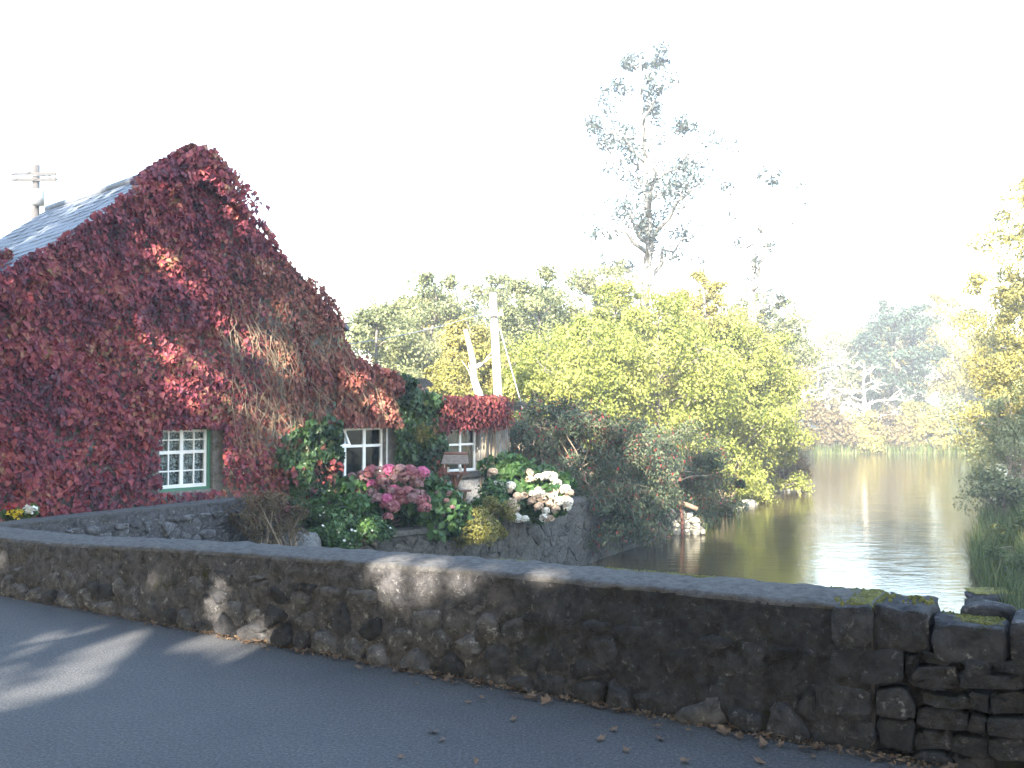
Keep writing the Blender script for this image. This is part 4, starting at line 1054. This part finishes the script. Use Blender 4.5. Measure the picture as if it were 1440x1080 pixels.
FH = [(652 + dx, 690 + dy) for dx, dy in ((-18, -2), (-8, 8), (2, 0), (10, 10), (-4, 18), (6, -10), (-22, 12), (-12, -10))]
hydrangea('small hydrangea with faded mauve heads beside the bird table', [(x - 26, y + 14) for x, y in FH], lambda x, y: 18.75, [pm[3]], [(pxc(622, 724, 19.2), (.42, .4, .45))], 221, 1200, -1.3, .45, .65)
make_bush('fern_shrub', 'dense fresh green shrub between the bird table and the white hydrangea', [(pxc(690, 706, 21.0), (.55, .45, .42))], 2400, 30, .2, .10, M['l_hyd'], 231, -1.2, droop=.2)
make_bush('golden_shrub', 'yellow green small leaved shrub spilling over the quay wall', [(pxc(668, 745, 19.4), (.5, .4, .42)), (pxc(700, 728, 20.3), (.45, .4, .4))], 5200, 40, .2, .06, M['l_gold'], 241, -1.9, stem_z=-.9, droop=.2)
b_, P, O = make_bush('flowering_groundcover', 'low green plant with tiny white flowers spilling over the garden edge', [(pxc(508, 752, 17.3), (.55, .4, .3)), (pxc(470, 745, 17.0), (.5, .4, .4))], 3600, 40, .2, .085, M['l_hyd'], 251, -1.6, stem_z=-.9, droop=.2)
g = rng(252); i = g.integers(0, len(P), 90); k = P[i][:, 1] < 17.3; leaf_mesh('flower', P[i][k] + np.array([0, -.06, .03]), .06, M['f_white'], b_, 253, None, .9, .1)
make_bush('leafy_shrub', 'broad leaved green shrub with reddish tips at the foot of the ivy', [(pxc(465, 722, 17.4), (.5, .4, .42)), (pxc(500, 728, 17.7), (.45, .4, .35))], 2300, 30, .2, .13, M['l_hyd'], 261, -1.2)
make_bush('dead_vine', 'tangle of brown dead vine over the end of the garden wall', [(pxc(365, 725, 15.6), (.42, .4, .42)), (pxc(392, 718, 16.0), (.38, .35, .38)), (pxc(412, 735, 15.8), (.28, .2, .25))], 4200, 44, .2, .065, M['l_brown'], 271, -1.1, 'vine', stems=40, aspect=.3)
# whitewashed boulder end of the garden wall
wb = thing('whitewashed_stub', 'flaking whitewashed stub of wall beside the tangle of dead vine', 'wall')
c = at_y(420, 742, 16.3); mb = MB()
V, Fc = [], []; nu, nv = 22, 16
for i in range(nv + 1):
    for j in range(nu):
        th = math.pi * i / nv; ph = 2 * math.pi * j / nu
        d = np.array([math.sin(th) * math.cos(ph), math.sin(th) * math.sin(ph), math.cos(th)])
        d = np.sign(d) * np.abs(d) ** 0.6
        q = c + d * np.array([.38, .34, .40]); q = q + unit(d) * (.34 * fbm(q[None] * 2.4, 3, 8)[0] + .12 * fbm(q[None] * 9, 3, 9)[0]); V.append(q - np.array([0, 0, .52]))
for i in range(nv):
    for j in range(nu): Fc.append((i * nu + j, (i + 1) * nu + j, (i + 1) * nu + (j + 1) % nu, i * nu + (j + 1) % nu))
mesh_np('masonry', V, Fc, M['white_render'], wb, True)
# bedding flowers by the left end of the garden wall
for (x, y, mt, lab) in ((12, 712, 'f_red', 'bedding plant with a red bloom at the foot of the creeper'), (24, 722, 'f_yellow', 'bedding plant with a yellow bloom on the garden wall end'), (42, 716, 'f_white', 'bedding plant with small white blooms behind the garden wall')):
    r_, P, O = make_bush('bedding_plant', lab, [(pxc(x, y + 7, 13.6), (.10, .09, .10))], 160, 8, .06, .07, M['l_hyd'], 280 + x, -.6, 'flower', 'bedding flowers', 4)
    g = rng(x); leaf_mesh('bloom', np.array(pxc(x, y, 13.5)) + g.normal(size=(46, 3)) * np.array([.05, .04, .035]), .065, M[mt], r_, x, None, .8, .1)

# bird table
bt = thing('bird_table', 'rustic wooden bird table with a little pitched roof in front of the annex window', 'bird table')
YB = 20.2; B = lambda x, y, dy=0: at_y(x, y, YB + dy)
mb = MB(); mb.tube([B(646, 735), B(644, 705), B(641, 685), B(639, 668)], [.055, .05, .048, .05], 8); mb.tube([B(641, 684), B(646, 674), B(650, 667)], [.035, .03, .03], 7); mb.tube([B(640, 684), B(634, 672), B(631, 667)], [.03, .028, .026], 7); mb.build('post', M['rust_wood'], bt, True)
mb = MB(); cpf = B(641, 665); mb.box(cpf, (.27, 0, 0), (0, .2, 0), (0, 0, .018)); mb.build('platform', M['rust_wood'], bt)
for dx in (-.2, .2):
    for dy in (-.15, .15):
        mb = MB(); mb.box(cpf + np.array([dx, dy, .115]), (.022, 0, 0), (0, .022, 0), (0, 0, .096)); mb.build('corner_post', M['rust_wood'], bt)
ev = cpf[2] + .20; rg = ev + .20
for sg in (-1, 1):
    for k in range(4):                          # split-log roof boards
        f0, f1 = k / 4., (k + 1.15) / 4.; f1 = min(f1, 1)
        y0, y1 = sg * .27 * (1 - f0), sg * .27 * (1 - f1); za, zb = ev + (rg - ev) * f0, ev + (rg - ev) * f1; lf = .014
        mb = MB(); mb.prism([cpf * [1, 1, 0] + np.array([-.30 + .05 * f0, y0, za]), cpf * [1, 1, 0] + np.array([.30 - .05 * f0, y0, za]), cpf * [1, 1, 0] + np.array([.30 - .05 * f1, y1, zb - lf * .6]), cpf * [1, 1, 0] + np.array([-.30 + .05 * f1, y1, zb - lf * .6])],
                            [cpf * [1, 1, 0] + np.array([-.30 + .05 * f0, y0, za + .022]), cpf * [1, 1, 0] + np.array([.30 - .05 * f0, y0, za + .022]), cpf * [1, 1, 0] + np.array([.30 - .05 * f1, y1, zb + .014]), cpf * [1, 1, 0] + np.array([-.30 + .05 * f1, y1, zb + .014])])
        mb.build('roof_board', M['grey_wood'], bt)
mb = MB(); mb.tube([cpf * [1, 1, 0] + np.array([-.26, 0, rg + .02]), cpf * [1, 1, 0] + np.array([.26, 0, rg + .02])], .035, 8); mb.build('ridge_pole', M['rust_wood'], bt, True)
mb = MB()
for dx in (-.17, .1): mb.box(cpf + np.array([dx, -.02, .075]), (.03, 0, 0), (0, .03, 0), (0, 0, .056))
mb.build('feeder', M['white_paint'], bt)
mb = MB(); mb.tube([B(650, 722, .1), B(653, 706, .1), B(654, 692, .1)], [.045, .04, .04], 7); mb.build('side_leg', M['rust_wood'], bt, True)
mb = MB(); mb.box(B(654, 690, .1), (.14, 0, 0), (0, .12, 0), (0, 0, .014)); mb.build('side_shelf', M['rust_wood'], bt)

# fuchsia
def fuchsia(label, ells, n, k, seed, bz, nf):
    r_, P, O = make_bush('fuchsia_bush', label, ells, n, k, .5, .10, M['l_fuchsia'], seed, bz, 'fuchsia', None, 60, -1.0, droop=.75, aspect=.45)
    g = rng(seed + 2); i = g.integers(0, len(P), nf); q = P[i] + O[i] * .05
    leaf_mesh('flower', q, .09, M['f_red'], r_, seed + 3, None, .45, 1.4)
fuchsia('tall rounded fuchsia bush with red flowers against the annex', [(tuple(at_y(805, 645, 26.4)), (2.0, 1.5, 1.8)), (tuple(at_y(762, 612, 26.4)), (1.15, 1.2, 1.0)), (tuple(at_y(868, 672, 26.6)), (1.7, 1.2, 1.75)), (tuple(at_y(835, 728, 25.2)), (1.3, .6, .85)), (tuple(at_y(890, 735, 26.6)), (1.0, .6, .7))], 42000, 170, 301, -2.3, 2600)
fuchsia('wide drooping fuchsia bush leaning over the end of the quay', [(tuple(at_y(930, 650, 31.2)), (2.1, 1.2, 1.6)), (tuple(at_y(990, 690, 31.8)), (1.35, 1.1, 1.35)), (tuple(at_y(895, 690, 29.2)), (1.3, .9, 1.4))], 30000, 120, 311, -2.4, 1500)

# ================================================================== TREES
def gz(x, y): return float(terrain_z(np.array([[x]]), np.array([[y]]))[0, 0])
def tree_px(label, x, Yd, ytop, halfw_px, leaf, seed, n=9000, ls=None, cf=0.12, name='tree', group=None, bark='bark', **kw):
    X_ = (x - 720) / F * Yd; b = np.array([X_, Yd, gz(X_, Yd)])
    top = at_y(x, ytop, Yd)[2]
    return make_tree(name, label, b, top - b[2], halfw_px / F * Yd, cf, n, ls or max(.10, Yd * .0034), M[leaf], M[bark], seed, group=group, **kw)
GB = 'leafy trees along the left bank'
tree_px('bright yellow green bushy tree just behind the tall fuchsia', 815, 36, 432, 125, 'l_green', 401, 12000, group=GB, limbs=16, sub=6, fill=16000)
tree_px('broad sunlit lime green tree leaning over the river bend', 925, 38, 418, 118, 'l_green', 402, 15000, group=GB, limbs=19, sub=7, fill=12000, up=.5, fill_k=34)
tree_px('rounded lime green tree at the water edge past the quay', 1025, 42, 432, 105, 'l_green', 403, 12000, group=GB, limbs=16, sub=6, fill=16000)
tree_px('upright lime tree rising above the broad sunlit one', 868, 41, 372, 62, 'l_green', 4011, 9000, group=GB, limbs=15, sub=6, fill=6000, up=.6)
tree_px('slim pale yellow tree rising behind the lime green trees', 985, 43, 384, 58, 'l_yellow', 4012, 8000, group=GB, limbs=15, sub=6, fill=5000, up=.6)
tree_px('low spreading lime tree with boughs hanging towards the river', 1075, 44, 478, 70, 'l_green', 4013, 9000, group=GB, limbs=15, sub=6, fill=6000, up=.1)
tree_px('pale olive tree behind the cottage lean-to', 520, 40, 405, 90, 'l_olive', 404, 9000, group=GB, limbs=14, sub=6, fill=13000)
tree_px('tall pale green tree behind the chimney', 598, 44, 368, 95, 'l_olive', 405, 9000, group=GB, limbs=14, sub=6, fill=13000)
tree_px('yellow leaved tree behind the leaning bare trunk', 650, 37, 440, 70, 'l_yellow', 406, 9000, group=GB, limbs=13, sub=6, fill=13000)
tree_px('grey green tree right of the telegraph pole', 755, 42, 365, 90, 'l_olive', 407, 9000, group=GB, limbs=14, sub=6, fill=13000)
tree_px('hazy grey green tree behind the lime green trees', 840, 50, 352, 95, 'l_olive', 408, 9000, group=GB, limbs=14, sub=6, fill=13000)
tree_px('wide yellow green tree under the tall bare tree', 975, 50, 392, 110, 'l_yellow', 409, 9000, group=GB, limbs=14, sub=6, fill=13000)
tree_px('pale tree filling the gap behind the lime green trees', 1070, 60, 392, 90, 'l_olive', 4091, 8000, group=GB, limbs=14, sub=6, fill=9000)
tree_px('pale olive tree standing behind the telegraph pole', 690, 52, 372, 85, 'l_olive', 4092, 8000, group=GB, limbs=14, sub=6, fill=9000)
tree_px('pale yellow tree beside the dead tree up the left bank', 1085, 72, 440, 65, 'l_yellow', 4093, 7000, group=GB, limbs=14, sub=6, fill=8000)
tree_px('tall slender tree with thin clumps of leaves reaching above all others', 905, 52, 36, 108, 'l_far', 410, 9500, .19, .40, 'tall_tree', None, 'mid_bark', trunk_r=.42, lean=(.5, 0), limbs=20, sub=7, sparse=.55, clump=.5, up=.6, top_taper=.6, wand=.3)
tree_px('half bare tree with crooked upright branches beside the tall slender tree', 1055, 52, 215, 85, 'l_far', 411, 1100, .18, .45, 'half_bare_tree', None, 'mid_bark', trunk_r=.36, lean=(.8, 0), limbs=12, sub=5, sparse=.25, clump=.35, up=.7, wand=.35)
tree_px('dead tree with tangled pale bare branches by the far bank', 1135, 86, 425, 85, 'l_tan', 412, 500, .2, .2, 'dead_tree', None, 'pale_bark', trunk_r=.32, limbs=17, sub=7, sparse=.2, clump=.3, up=.25, wand=.4)
tree_px('smaller dead tree with pale branches drooping over the far bank', 1215, 86.5, 500, 62, 'l_tan', 413, 500, .2, .15, 'dead_tree', None, 'pale_bark', trunk_r=.24, limbs=15, sub=7, sparse=.2, clump=.3, up=.2, wand=.4)
tree_px('dark blue green evergreen above the far bank', 1262, 92, 418, 62, 'l_dark', 414, 9000, .30, .12, 'evergreen_tree', limbs=15, sub=6, fill=9000)
tree_px('pale green tree left of the dark evergreen', 1170, 98, 450, 70, 'l_olive', 415, 8000, .3, .1, limbs=13, sub=6, fill=9000, group='trees behind the far bank')
tree_px('olive tree right of the dark evergreen', 1335, 92, 402, 68, 'l_yellow', 416, 9000, .26, .1, limbs=13, sub=6, fill=9000, group='trees behind the far bank')
tree_px('yellow leaved alder overhanging the right bank', 1462, 45, 345, 95, 'l_yellow', 417, 12000, .15, .06, limbs=17, sub=6, up=.25, fill=15000)
tree_px('large golden alder rising at the edge of the right bank', 1455, 38, 205, 112, 'l_yellow', 418, 18000, .13, .04, limbs=22, sub=7, up=.22, fill=24000, fill_k=110, fill_r=.2)
make_bush('willow_shrub', 'dark olive shrub drooping into the water on the right bank', [(pxc(1432, 660, 33.5), (1.5, 1.3, 1.9)), (pxc(1405, 700, 33.0), (1.0, .9, 1.1)), (pxc(1450, 600, 35), (1.6, 1.3, 1.8))], 19000, 90, .5, .105, M['l_olive'], 421, -2.7, stems=50)
make_bush('bank_weeds', 'rough green weeds growing from the right bank beside the mossy slab', [(pxc(1432, 800, 22.0), (.8, .7, .75)), (pxc(1452, 760, 25.0), (1.2, 1.0, .9)), (pxc(1415, 775, 26), (.7, .7, .5))], 6000, 60, .3, .10, M['l_grass'], 425, -2.7, 'weeds', stems=40)
GF = 'shrubs along the far bank'
for i, (x, Yd, yt, hw, lf, lab) in enumerate([(1150, 84, 560, 36, 'l_tan', 'tan shrub at the left end of the far bank'), (1200, 84.5, 572, 40, 'l_yellow', 'yellow shrub on the far bank under the dead tree'), (1245, 85, 580, 34, 'l_tan', 'dry brown shrub in the middle of the far bank'),
                                              (1290, 84.5, 566, 40, 'l_yellow', 'golden shrub on the far bank below the evergreen'), (1345, 84.5, 560, 42, 'l_olive', 'olive shrub at the right end of the far bank')]):
    c = at_y(x, (yt + 640) / 2, Yd); hz_ = (640 - yt) / 2 / F * Yd
    make_bush('bank_shrub', lab, [(tuple(c), (hw / F * Yd, 1.8, hz_)), (tuple(c + np.array([1.2, -.5, -.8])), (hw / F * Yd * .7, 1.5, hz_ * .7))], 9000, 60, .8, .26, M[lf], 430 + i, -2.6, group=GF, stems=14)
GL = 'shrubs at the left water edge'
for i, (x, y, Yd, rx, rz, lf, lab) in enumerate([(1085, 640, 46, 1.4, 1.5, 'l_tan', 'dry twiggy shrub at the water edge below the lime tree'), (1108, 668, 47, 1.0, .7, 'l_tan', 'low brown twigs trailing into the river'), (1052, 690, 41, 1.0, .8, 'l_green', 'small bright green shrub on the stones at the water edge'),
                                                  (1020, 660, 37.5, 1.3, 1.2, 'l_green', 'green shrub between the fuchsia and the water edge'), (1088, 600, 58, 1.6, 2.0, 'l_yellow', 'straw yellow shrub further up the left bank'), (640, 548, 33, 1.3, 1.0, 'l_gold', 'golden bush behind the annex roof'), (730, 560, 34, 1.2, 1.0, 'l_green', 'green bush behind the telegraph pole foot')]):
    make_bush('waterside_shrub' if x > 900 else 'garden_bush', lab, [(tuple(at_y(x, y, Yd)), (rx, rx * .8, rz))], 4200, 36, .42, .12, M[lf], 450 + i, -2.6 if x > 900 else -1.2, group=GL if x > 900 else None, stems=26)
# closing woodland behind everything: four trees copied along the horizon
g = rng(500); protos = []
for i in range(3):
    protos.append(make_tree('woodland_tree', 'distant hazy tree in the woodland beyond the river', (0, 0, 0), 11, 4.6, .1, 7000, .38, M[('l_olive', 'l_yellow', 'l_dark')[i]], M['bark'], 510 + i, group='distant woodland', limbs=13, sub=6, fill=6000))
def copy_tree(o, parent=None):
    c = o.copy(); col.objects.link(c); c.parent = parent
    for ch in list(o.children): copy_tree(ch, c)
    return c
spots = [(-38, 62), (-30, 58), (-22, 60), (-14, 64), (-6, 62), (2, 66), (9, 64), (15, 76), (20, 96), (33, 108), (43, 108), (54, 104), (52, 76), (40, 60), (33, 47), (60, 92)]
for i, (x, y) in enumerate(spots):
    o = protos[i] if i < 3 else copy_tree(protos[i % 3])
    s = g.uniform(.75, 1.1); o.location = (x, y, gz(x, y)); o.scale = (s, s, s * g.uniform(.9, 1.1)); o.rotation_euler = (0, 0, g.uniform(0, 6))

# bare leaning trunks and the telegraph poles
lt = thing('leaning_trunk', 'bare pale tree trunk leaning beside the telegraph pole', 'tree trunk')
mb = MB(); p0, p1 = at_y(681, 600, 31.5), at_y(653, 462, 31.5); mb.tube(wander(p0, p1, 6, .05, rng(3)), [.17, .15, .14, .12, .10, .09, .06], 9); mb.build('trunk', M['pale_bark'], lt, True)
mb = MB(); g = rng(4)
for i in range(6):
    f = g.uniform(.1, .6); q = p0 + (p1 - p0) * f; mb.tube(wander(q, q + np.array([g.normal() * .9, g.normal() * .4, g.uniform(.2, 1.0)]), 4, .2, g), [.022, .018, .013, .009, .004], 5, False)
tag(mb.build('branch', M['pale_bark'], lt, True), kind='stuff')
tp = thing('telegraph_pole', 'pale wooden telegraph pole with a stay wire behind the annex', 'pole')
b0, b1 = at_y(704, 625, 30.5), at_y(693, 412, 30.5)
mb = MB(); mb.tube([b0, (b0 + b1) / 2, b1], [.16, .14, .115], 12); mb.build('shaft', M['pole'], tp, True)
mb = MB(); q = at_y(693, 443, 30.5); mb.box(q + np.array([0, -.18, 0]), (.34, 0, 0), (0, .05, 0), (0, 0, .05)); ca = mb.build('crossarm', M['pole'], tp)
for dx in (-.28, 0, .28):
    mb = MB(); mb.tube([q + np.array([dx, -.18, .05]), q + np.array([dx, -.18, .10]), q + np.array([dx, -.18, .17])], [.02, .04, .025], 8); mb.build('insulator', M['white_paint'], ca, True)
mb = MB(); mb.tube([at_y(703, 462, 30.4), at_y(742, 600, 30.0)], .022, 5); mb.build('stay_wire', M['metal'], tp)
mb = MB(); mb.tube(wander(q + np.array([0, -.18, .15]), at_y(455, 488, 24), 12, 0, rng(1), -.02), .012, 4); mb.build('wire', M['metal'], tp)
up = thing('utility_pole', 'tall utility pole with transformer and wires beyond the slate roof', 'pole')
YU = 42.0; U = lambda x, y: at_y(x, y, YU)
ux = U(51, 235)[0]
mb = MB(); mb.tube([np.array([ux, YU, -1.2]), np.array([ux, YU, 5]), np.array([ux, YU, U(51, 232)[2]])], [.22, .20, .16], 10); mb.build('shaft', M['log_dark'], up, True)
for y in (246, 254):
    mb = MB(); mb.box(np.array([ux, YU - .16, U(51, y)[2]]), (1.0, 0, 0), (0, .06, 0), (0, 0, .07)); mb.build('crossarm', M['log_dark'], up)
mb = MB(); mb.tube([U(56, 280) + np.array([.1, -.3, -.35]), U(56, 280) + np.array([.1, -.3, .35])], .26, 12); mb.build('transformer', M['metal'], up, True)
mb = MB()
for y, dx in ((244, -.5), (252, .5), (246, 0)):
    a_ = np.array([ux + dx, YU - .16, U(51, y)[2] + .08])
    mb.tube(wander(a_, a_ + np.array([-14, -9, .2]), 12, 0, rng(1), -.015), .02, 4, False); mb.tube(wander(a_, a_ + np.array([14, 16, -.4]), 12, 0, rng(1), -.015), .02, 4, False)
mb.build('wire', M['metal'], up)

# right bank grass, mossy slab, stones at the left water edge
def grass(name, label, pts, hgt, seed, wid=.012):
    g = rng(seed); n = len(pts); h = hgt * g.uniform(.5, 1.4, (n, 1)); a = g.uniform(0, 2 * math.pi, n)
    side = np.stack([np.cos(a), np.sin(a), 0 * a], 1) * wid; bend = np.stack([np.cos(a + 1.6), np.sin(a + 1.6), 0 * a], 1) * h * g.uniform(.1, .7, (n, 1)); up_ = np.array([0, 0, 1.0])
    V = np.stack([pts - side, pts + side, pts + bend * .4 + up_ * h * .6 + side * .7, pts + bend * .4 + up_ * h * .6 - side * .7, pts + bend + up_ * h], 1).reshape(-1, 3)
    i = np.arange(n) * 5; Fc = np.concatenate([np.stack([i, i + 1, i + 2], 1), np.stack([i, i + 2, i + 3], 1), np.stack([i + 3, i + 2, i + 4], 1)])
    return tag(mesh_np(name, V, Fc, M['l_grass']), label, 'grass', kind='stuff')
def scatter(n, x0, x1, y0, y1, seed, lo, hi, clear=None):
    g = rng(seed); X_ = g.uniform(x0, x1, n); Y_ = g.uniform(y0, y1, n); sd = poly_sd(X_, Y_, RIVER); k = (sd > lo) & (sd < hi)
    X_, Y_ = X_[k], Y_[k]; return np.stack([X_, Y_, np.maximum(terrain_z(X_[None], Y_[None])[0], WATER_Z - .05) - .02], 1)
grass('bank_grass', 'long green and straw grass on the right bank by the bridge', scatter(26000, 8.5, 19, 9, 36, 601, -.5, 3.0), .75, 602, .013)
grass('far_grass', 'straw coloured reeds along the far bank', scatter(26000, 18, 46, 74, 92, 603, -.3, 2.0), .9, 604, .04)
grass('left_grass', 'grass tufts along the left water edge', scatter(26000, 5.8, 22, 30.5, 74, 605, -.1, 1.8), .45, 606, .02)
ms = thing('mossy_slab', 'flat mossy stone slab jutting from the grass over the river', 'stone')
c = on_z(1390, 838, WATER_Z + .12); V = []; Fc = []; nu, nv = 26, 12
for i in range(nv + 1):
    for j in range(nu):
        th = math.pi * i / nv; ph = 2 * math.pi * j / nu; d = np.array([math.sin(th) * math.cos(ph), math.sin(th) * math.sin(ph), math.cos(th)]); d = np.sign(d) * np.abs(d) ** .7
        q = d * np.array([.46, .35, .115]); V.append(c + q + unit(d) * .09 * fbm((q[None] + 4) * 5, 3, 3)[0])
for i in range(nv):
    for j in range(nu): Fc.append((i * nu + j, (i + 1) * nu + j, (i + 1) * nu + (j + 1) % nu, i * nu + (j + 1) % nu))
mesh_np('slab', V, Fc, M['dark_stone'], ms, True)
g = rng(611); moss_mat(ms, [c + np.array([g.uniform(-.4, .4), g.uniform(-.28, .28), .105]) for _ in range(170)], .05, 12, hgt=.03)
g = rng(621)
for i in range(16):
    x = g.uniform(1035, 1128); yb = np.interp(x, [1035, 1075, 1128], [716, 692, 684]); c = on_z(x, yb + g.uniform(-2, 3), WATER_Z + .03); s = g.uniform(.14, .34)
    V = []; Fc = []; nu, nv = 12, 7
    for a in range(nv + 1):
        for j in range(nu):
            th = math.pi * a / nv; ph = 2 * math.pi * j / nu; d = np.array([math.sin(th) * math.cos(ph), math.sin(th) * math.sin(ph), math.cos(th)])
            V.append(c + d * np.array([s * 1.3, s, s * .62]) * (1 + .8 * fbm(((d + i * 3.7) * 1.7)[None], 3, i)[0]))
    for a in range(nv):
        for j in range(nu): Fc.append((a * nu + j, (a + 1) * nu + j, (a + 1) * nu + (j + 1) % nu, a * nu + (j + 1) % nu))
    tag(mesh_np('shore_stone', V, Fc, M['pale_stone'], None, True), 'pale rounded stone at the left water edge', 'stone', 'stones at the water edge')

# ------------------------------------------------------------------ fallen leaves
def leaf_shape(seed):
    g = rng(seed); n = 11; V = [(0, 0, .006)]; Fc = []
    for k in range(n):
        a = 2 * math.pi * k / n; r = (.034 if k % 2 else .020) * g.uniform(.75, 1.25) * (1.25 if k in (0, 1, 10) else 1)
        V.append((r * math.cos(a), r * math.sin(a) * .8, .004 + .018 * g.uniform(0, 1) * (r / .04)))
    for k in range(n): Fc.append((0, 1 + k, 1 + (k + 1) % n))
    V += [(-.02, -.0015, .005), (-.02, .0015, .005), (-.055, 0, .012)]; Fc.append((n + 1, n + 2, n + 3))
    me = bpy.data.meshes.new('fallen_leaf'); me.from_pydata(V, [], Fc); me.update(); me.materials.append(M['dead_leaf']); return me
shapes = [leaf_shape(700 + i) for i in range(7)]
g = rng(701)
def place_leaf(p, lab, grp, s):
    o = link('fallen_leaf', shapes[g.integers(0, 7)]); o.location = p; o.scale = (s, s, s); o.rotation_euler = (g.normal() * .18, g.normal() * .18, g.uniform(0, 6.28)); tag(o, lab, 'leaf', grp)
for i in range(190):                           # the drift along the foot of the wall
    t = -8.0 + 9.5 * g.uniform(0, 1) ** 0.55; place_leaf(rw(t, -.055 - abs(g.normal()) * (.05 + .06 * max(0, (t + 5) / 6)), .006 + g.uniform(0, .012)), 'dry brown leaf in the drift along the foot of the parapet', 'leaves along the wall foot', g.uniform(.55, 1.15))
for i in range(34):
    x, y = g.uniform(480, 1430), g.uniform(930, 1078); p = on_z(x, y, 0.005)
    if to_tw(p)[1] < -.15: place_leaf(p, 'single curled brown leaf lying out on the open asphalt', 'leaves out on the road', g.uniform(.5, .95))
for (x, y) in ((752, 985), (863, 1027), (722, 1012), (1060, 1000), (640, 961), (660, 958), (930, 1040), (300, 872), (390, 905), (355, 892), (880, 1056)):
    p = on_z(x, y, .005); place_leaf(p, 'single curled brown leaf lying out on the open asphalt', 'leaves out on the road', .8)
n = 2600; t = -9 + 11 * g.uniform(0, 1, n) ** .7; w_ = -.05 - np.abs(g.normal(size=n)) * .045
P = np.stack([rw(a, b, .008) for a, b in zip(t, w_)]); P[:, 2] += g.uniform(0, .012, n)
tag(leaf_mesh('leaf_litter', P, .022, M['dead_leaf'], None, 702, np.tile(np.array([0, 0, 1.]), (n, 1)), .6, 0, .5), 'crumbled leaf litter along the foot of the parapet', 'leaf litter')

# ------------------------------------------------------------------ unseen roadside trees shading the bridge, gaps carved along sun rays for light patches
def rp(x, y): return on_z(x, y, 0.0)
def wp(x, y): return on_plane(x, y, (RO[0], RO[1], 0), (RM[0], RM[1], 0))
def gw(x, y): return on_plane(x, y, gp(0, 0, .15), (GN[0], GN[1], 0))
CARVE = [(rp(30, 968), 0.36), (rp(85, 955), 0.16), (rp(5, 985), 0.2), (rp(180, 903), 0.22), (rp(90, 893), 0.18), (rp(285, 905), 0.20), (rp(350, 912), 0.22), (rp(370, 935), 0.16), (rp(330, 895), 0.12), (rp(60, 915), 0.12),
         (wp(222, 825), 0.17), (wp(240, 845), 0.13), (wp(305, 838), 0.18), (wp(320, 860), 0.13), (wp(190, 775), 0.08), (wp(4, 790), 0.16),
         (wp(530, 800), 0.21), (wp(570, 812), 0.31), (wp(625, 805), 0.29), (wp(670, 800), 0.18), (wp(765, 815), 0.16), (wp(540, 850), 0.16),
         (gw(250, 520), 0.44), (gw(272, 560), 0.34), (gw(235, 490), 0.21), (gw(388, 500), 0.42), (gw(335, 468), 0.33), (gw(240, 375), 0.29), (gw(280, 412), 0.23), (gw(320, 290), 0.26), (gw(350, 325), 0.17), (gw(325, 555), 0.29), (gw(385, 590), 0.34), (gw(320, 648), 0.23), (gw(210, 345), 0.16), (gw(405, 440), 0.21), (gw(10, 410), 0.29), (gw(300, 400), 0.16),
         (gw(480, 682), 0.45), (gw(535, 650), 0.29), (gw(440, 610), 0.33), (gw(560, 595), 0.39), (gw(520, 560), 0.33), (gw(650, 580), 0.52), (gw(690, 575), 0.39), (gw(682, 640), 0.33), (gw(665, 690), 0.39),
         (at_y(500, 680, 18.4), 0.39), (at_y(560, 670, 18.4), 0.36), (at_y(665, 740, 19.2), 0.45), (at_y(735, 680, 21), 0.39), (at_y(775, 690, 21), 0.52), (at_y(715, 655, 21.5), 0.45), (at_y(515, 745, 17.1), 0.33), (at_y(420, 725, 16.2), 0.26),
         (at_y(960, 740, 30), 0.98), (at_y(985, 745, 30), 0.78), (at_y(800, 640, 25.2), 0.33), (at_y(920, 640, 30), 0.33)]
GS = 'tall trees shading the road'
ROW = [(-33, -10.5, 19), (-27, -9.5, 20), (-21.5, -10.5, 20), (-16.5, -9.6, 19.5), (-12, -10.4, 20), (-7.6, -9.6, 20.5), (-2.15, -10.6, 20.5), (1.6, -9.8, 19), (5.5, -10.5, 22), (9.5, -10, 28), (14, -10.5, 28), (-18, -16, 18), (-11, -16.5, 18), (-4.5, -16, 18), (1.5, -16.5, 18), (7.5, -16, 19)]  # back row and tallest trees added to close stray sun and shade right bank
for i, (t, w_, h) in enumerate(ROW):
    make_tree('roadside_tree', 'unseen tall broadleaf tree on the verge across the road from the parapet', rw(t, w_, 0.0), h, 6.2 if h > 25 else 4.9, .20 if t == -2.15 else .17, 26000 if h > 25 else 15000, .34, M['l_green'], M['bark'], 800 + i, group=GS, limbs=36 if h > 25 else 24, sub=6, trunk_r=.32, carve=CARVE, clump=.72, top_taper=.45, up=.32)

# ------------------------------------------------------------------ thin haze volume added to imitate lens veil and overexposed fading
hm = bpy.data.materials.new('thin_haze'); hm.use_nodes = True
N = hm.node_tree.nodes; N.remove(N['Principled BSDF'])
pv = N.new('ShaderNodeVolumePrincipled'); pv.inputs['Color'].default_value = (0.93, 0.95, 1, 1); pv.inputs['Density'].default_value = HAZE_D; pv.inputs['Anisotropy'].default_value = 0.0
hm.node_tree.links.new(pv.outputs[0], N['Material Output'].inputs['Volume'])
mb = MB(); mb.box((15, 45, 15.0), (385, 0, 0), (0, 385, 0), (0, 0, 20.5)); hz = mb.build('haze', hm); tag(hz, 'thin pale haze volume added to imitate lens veil', kind='stuff')
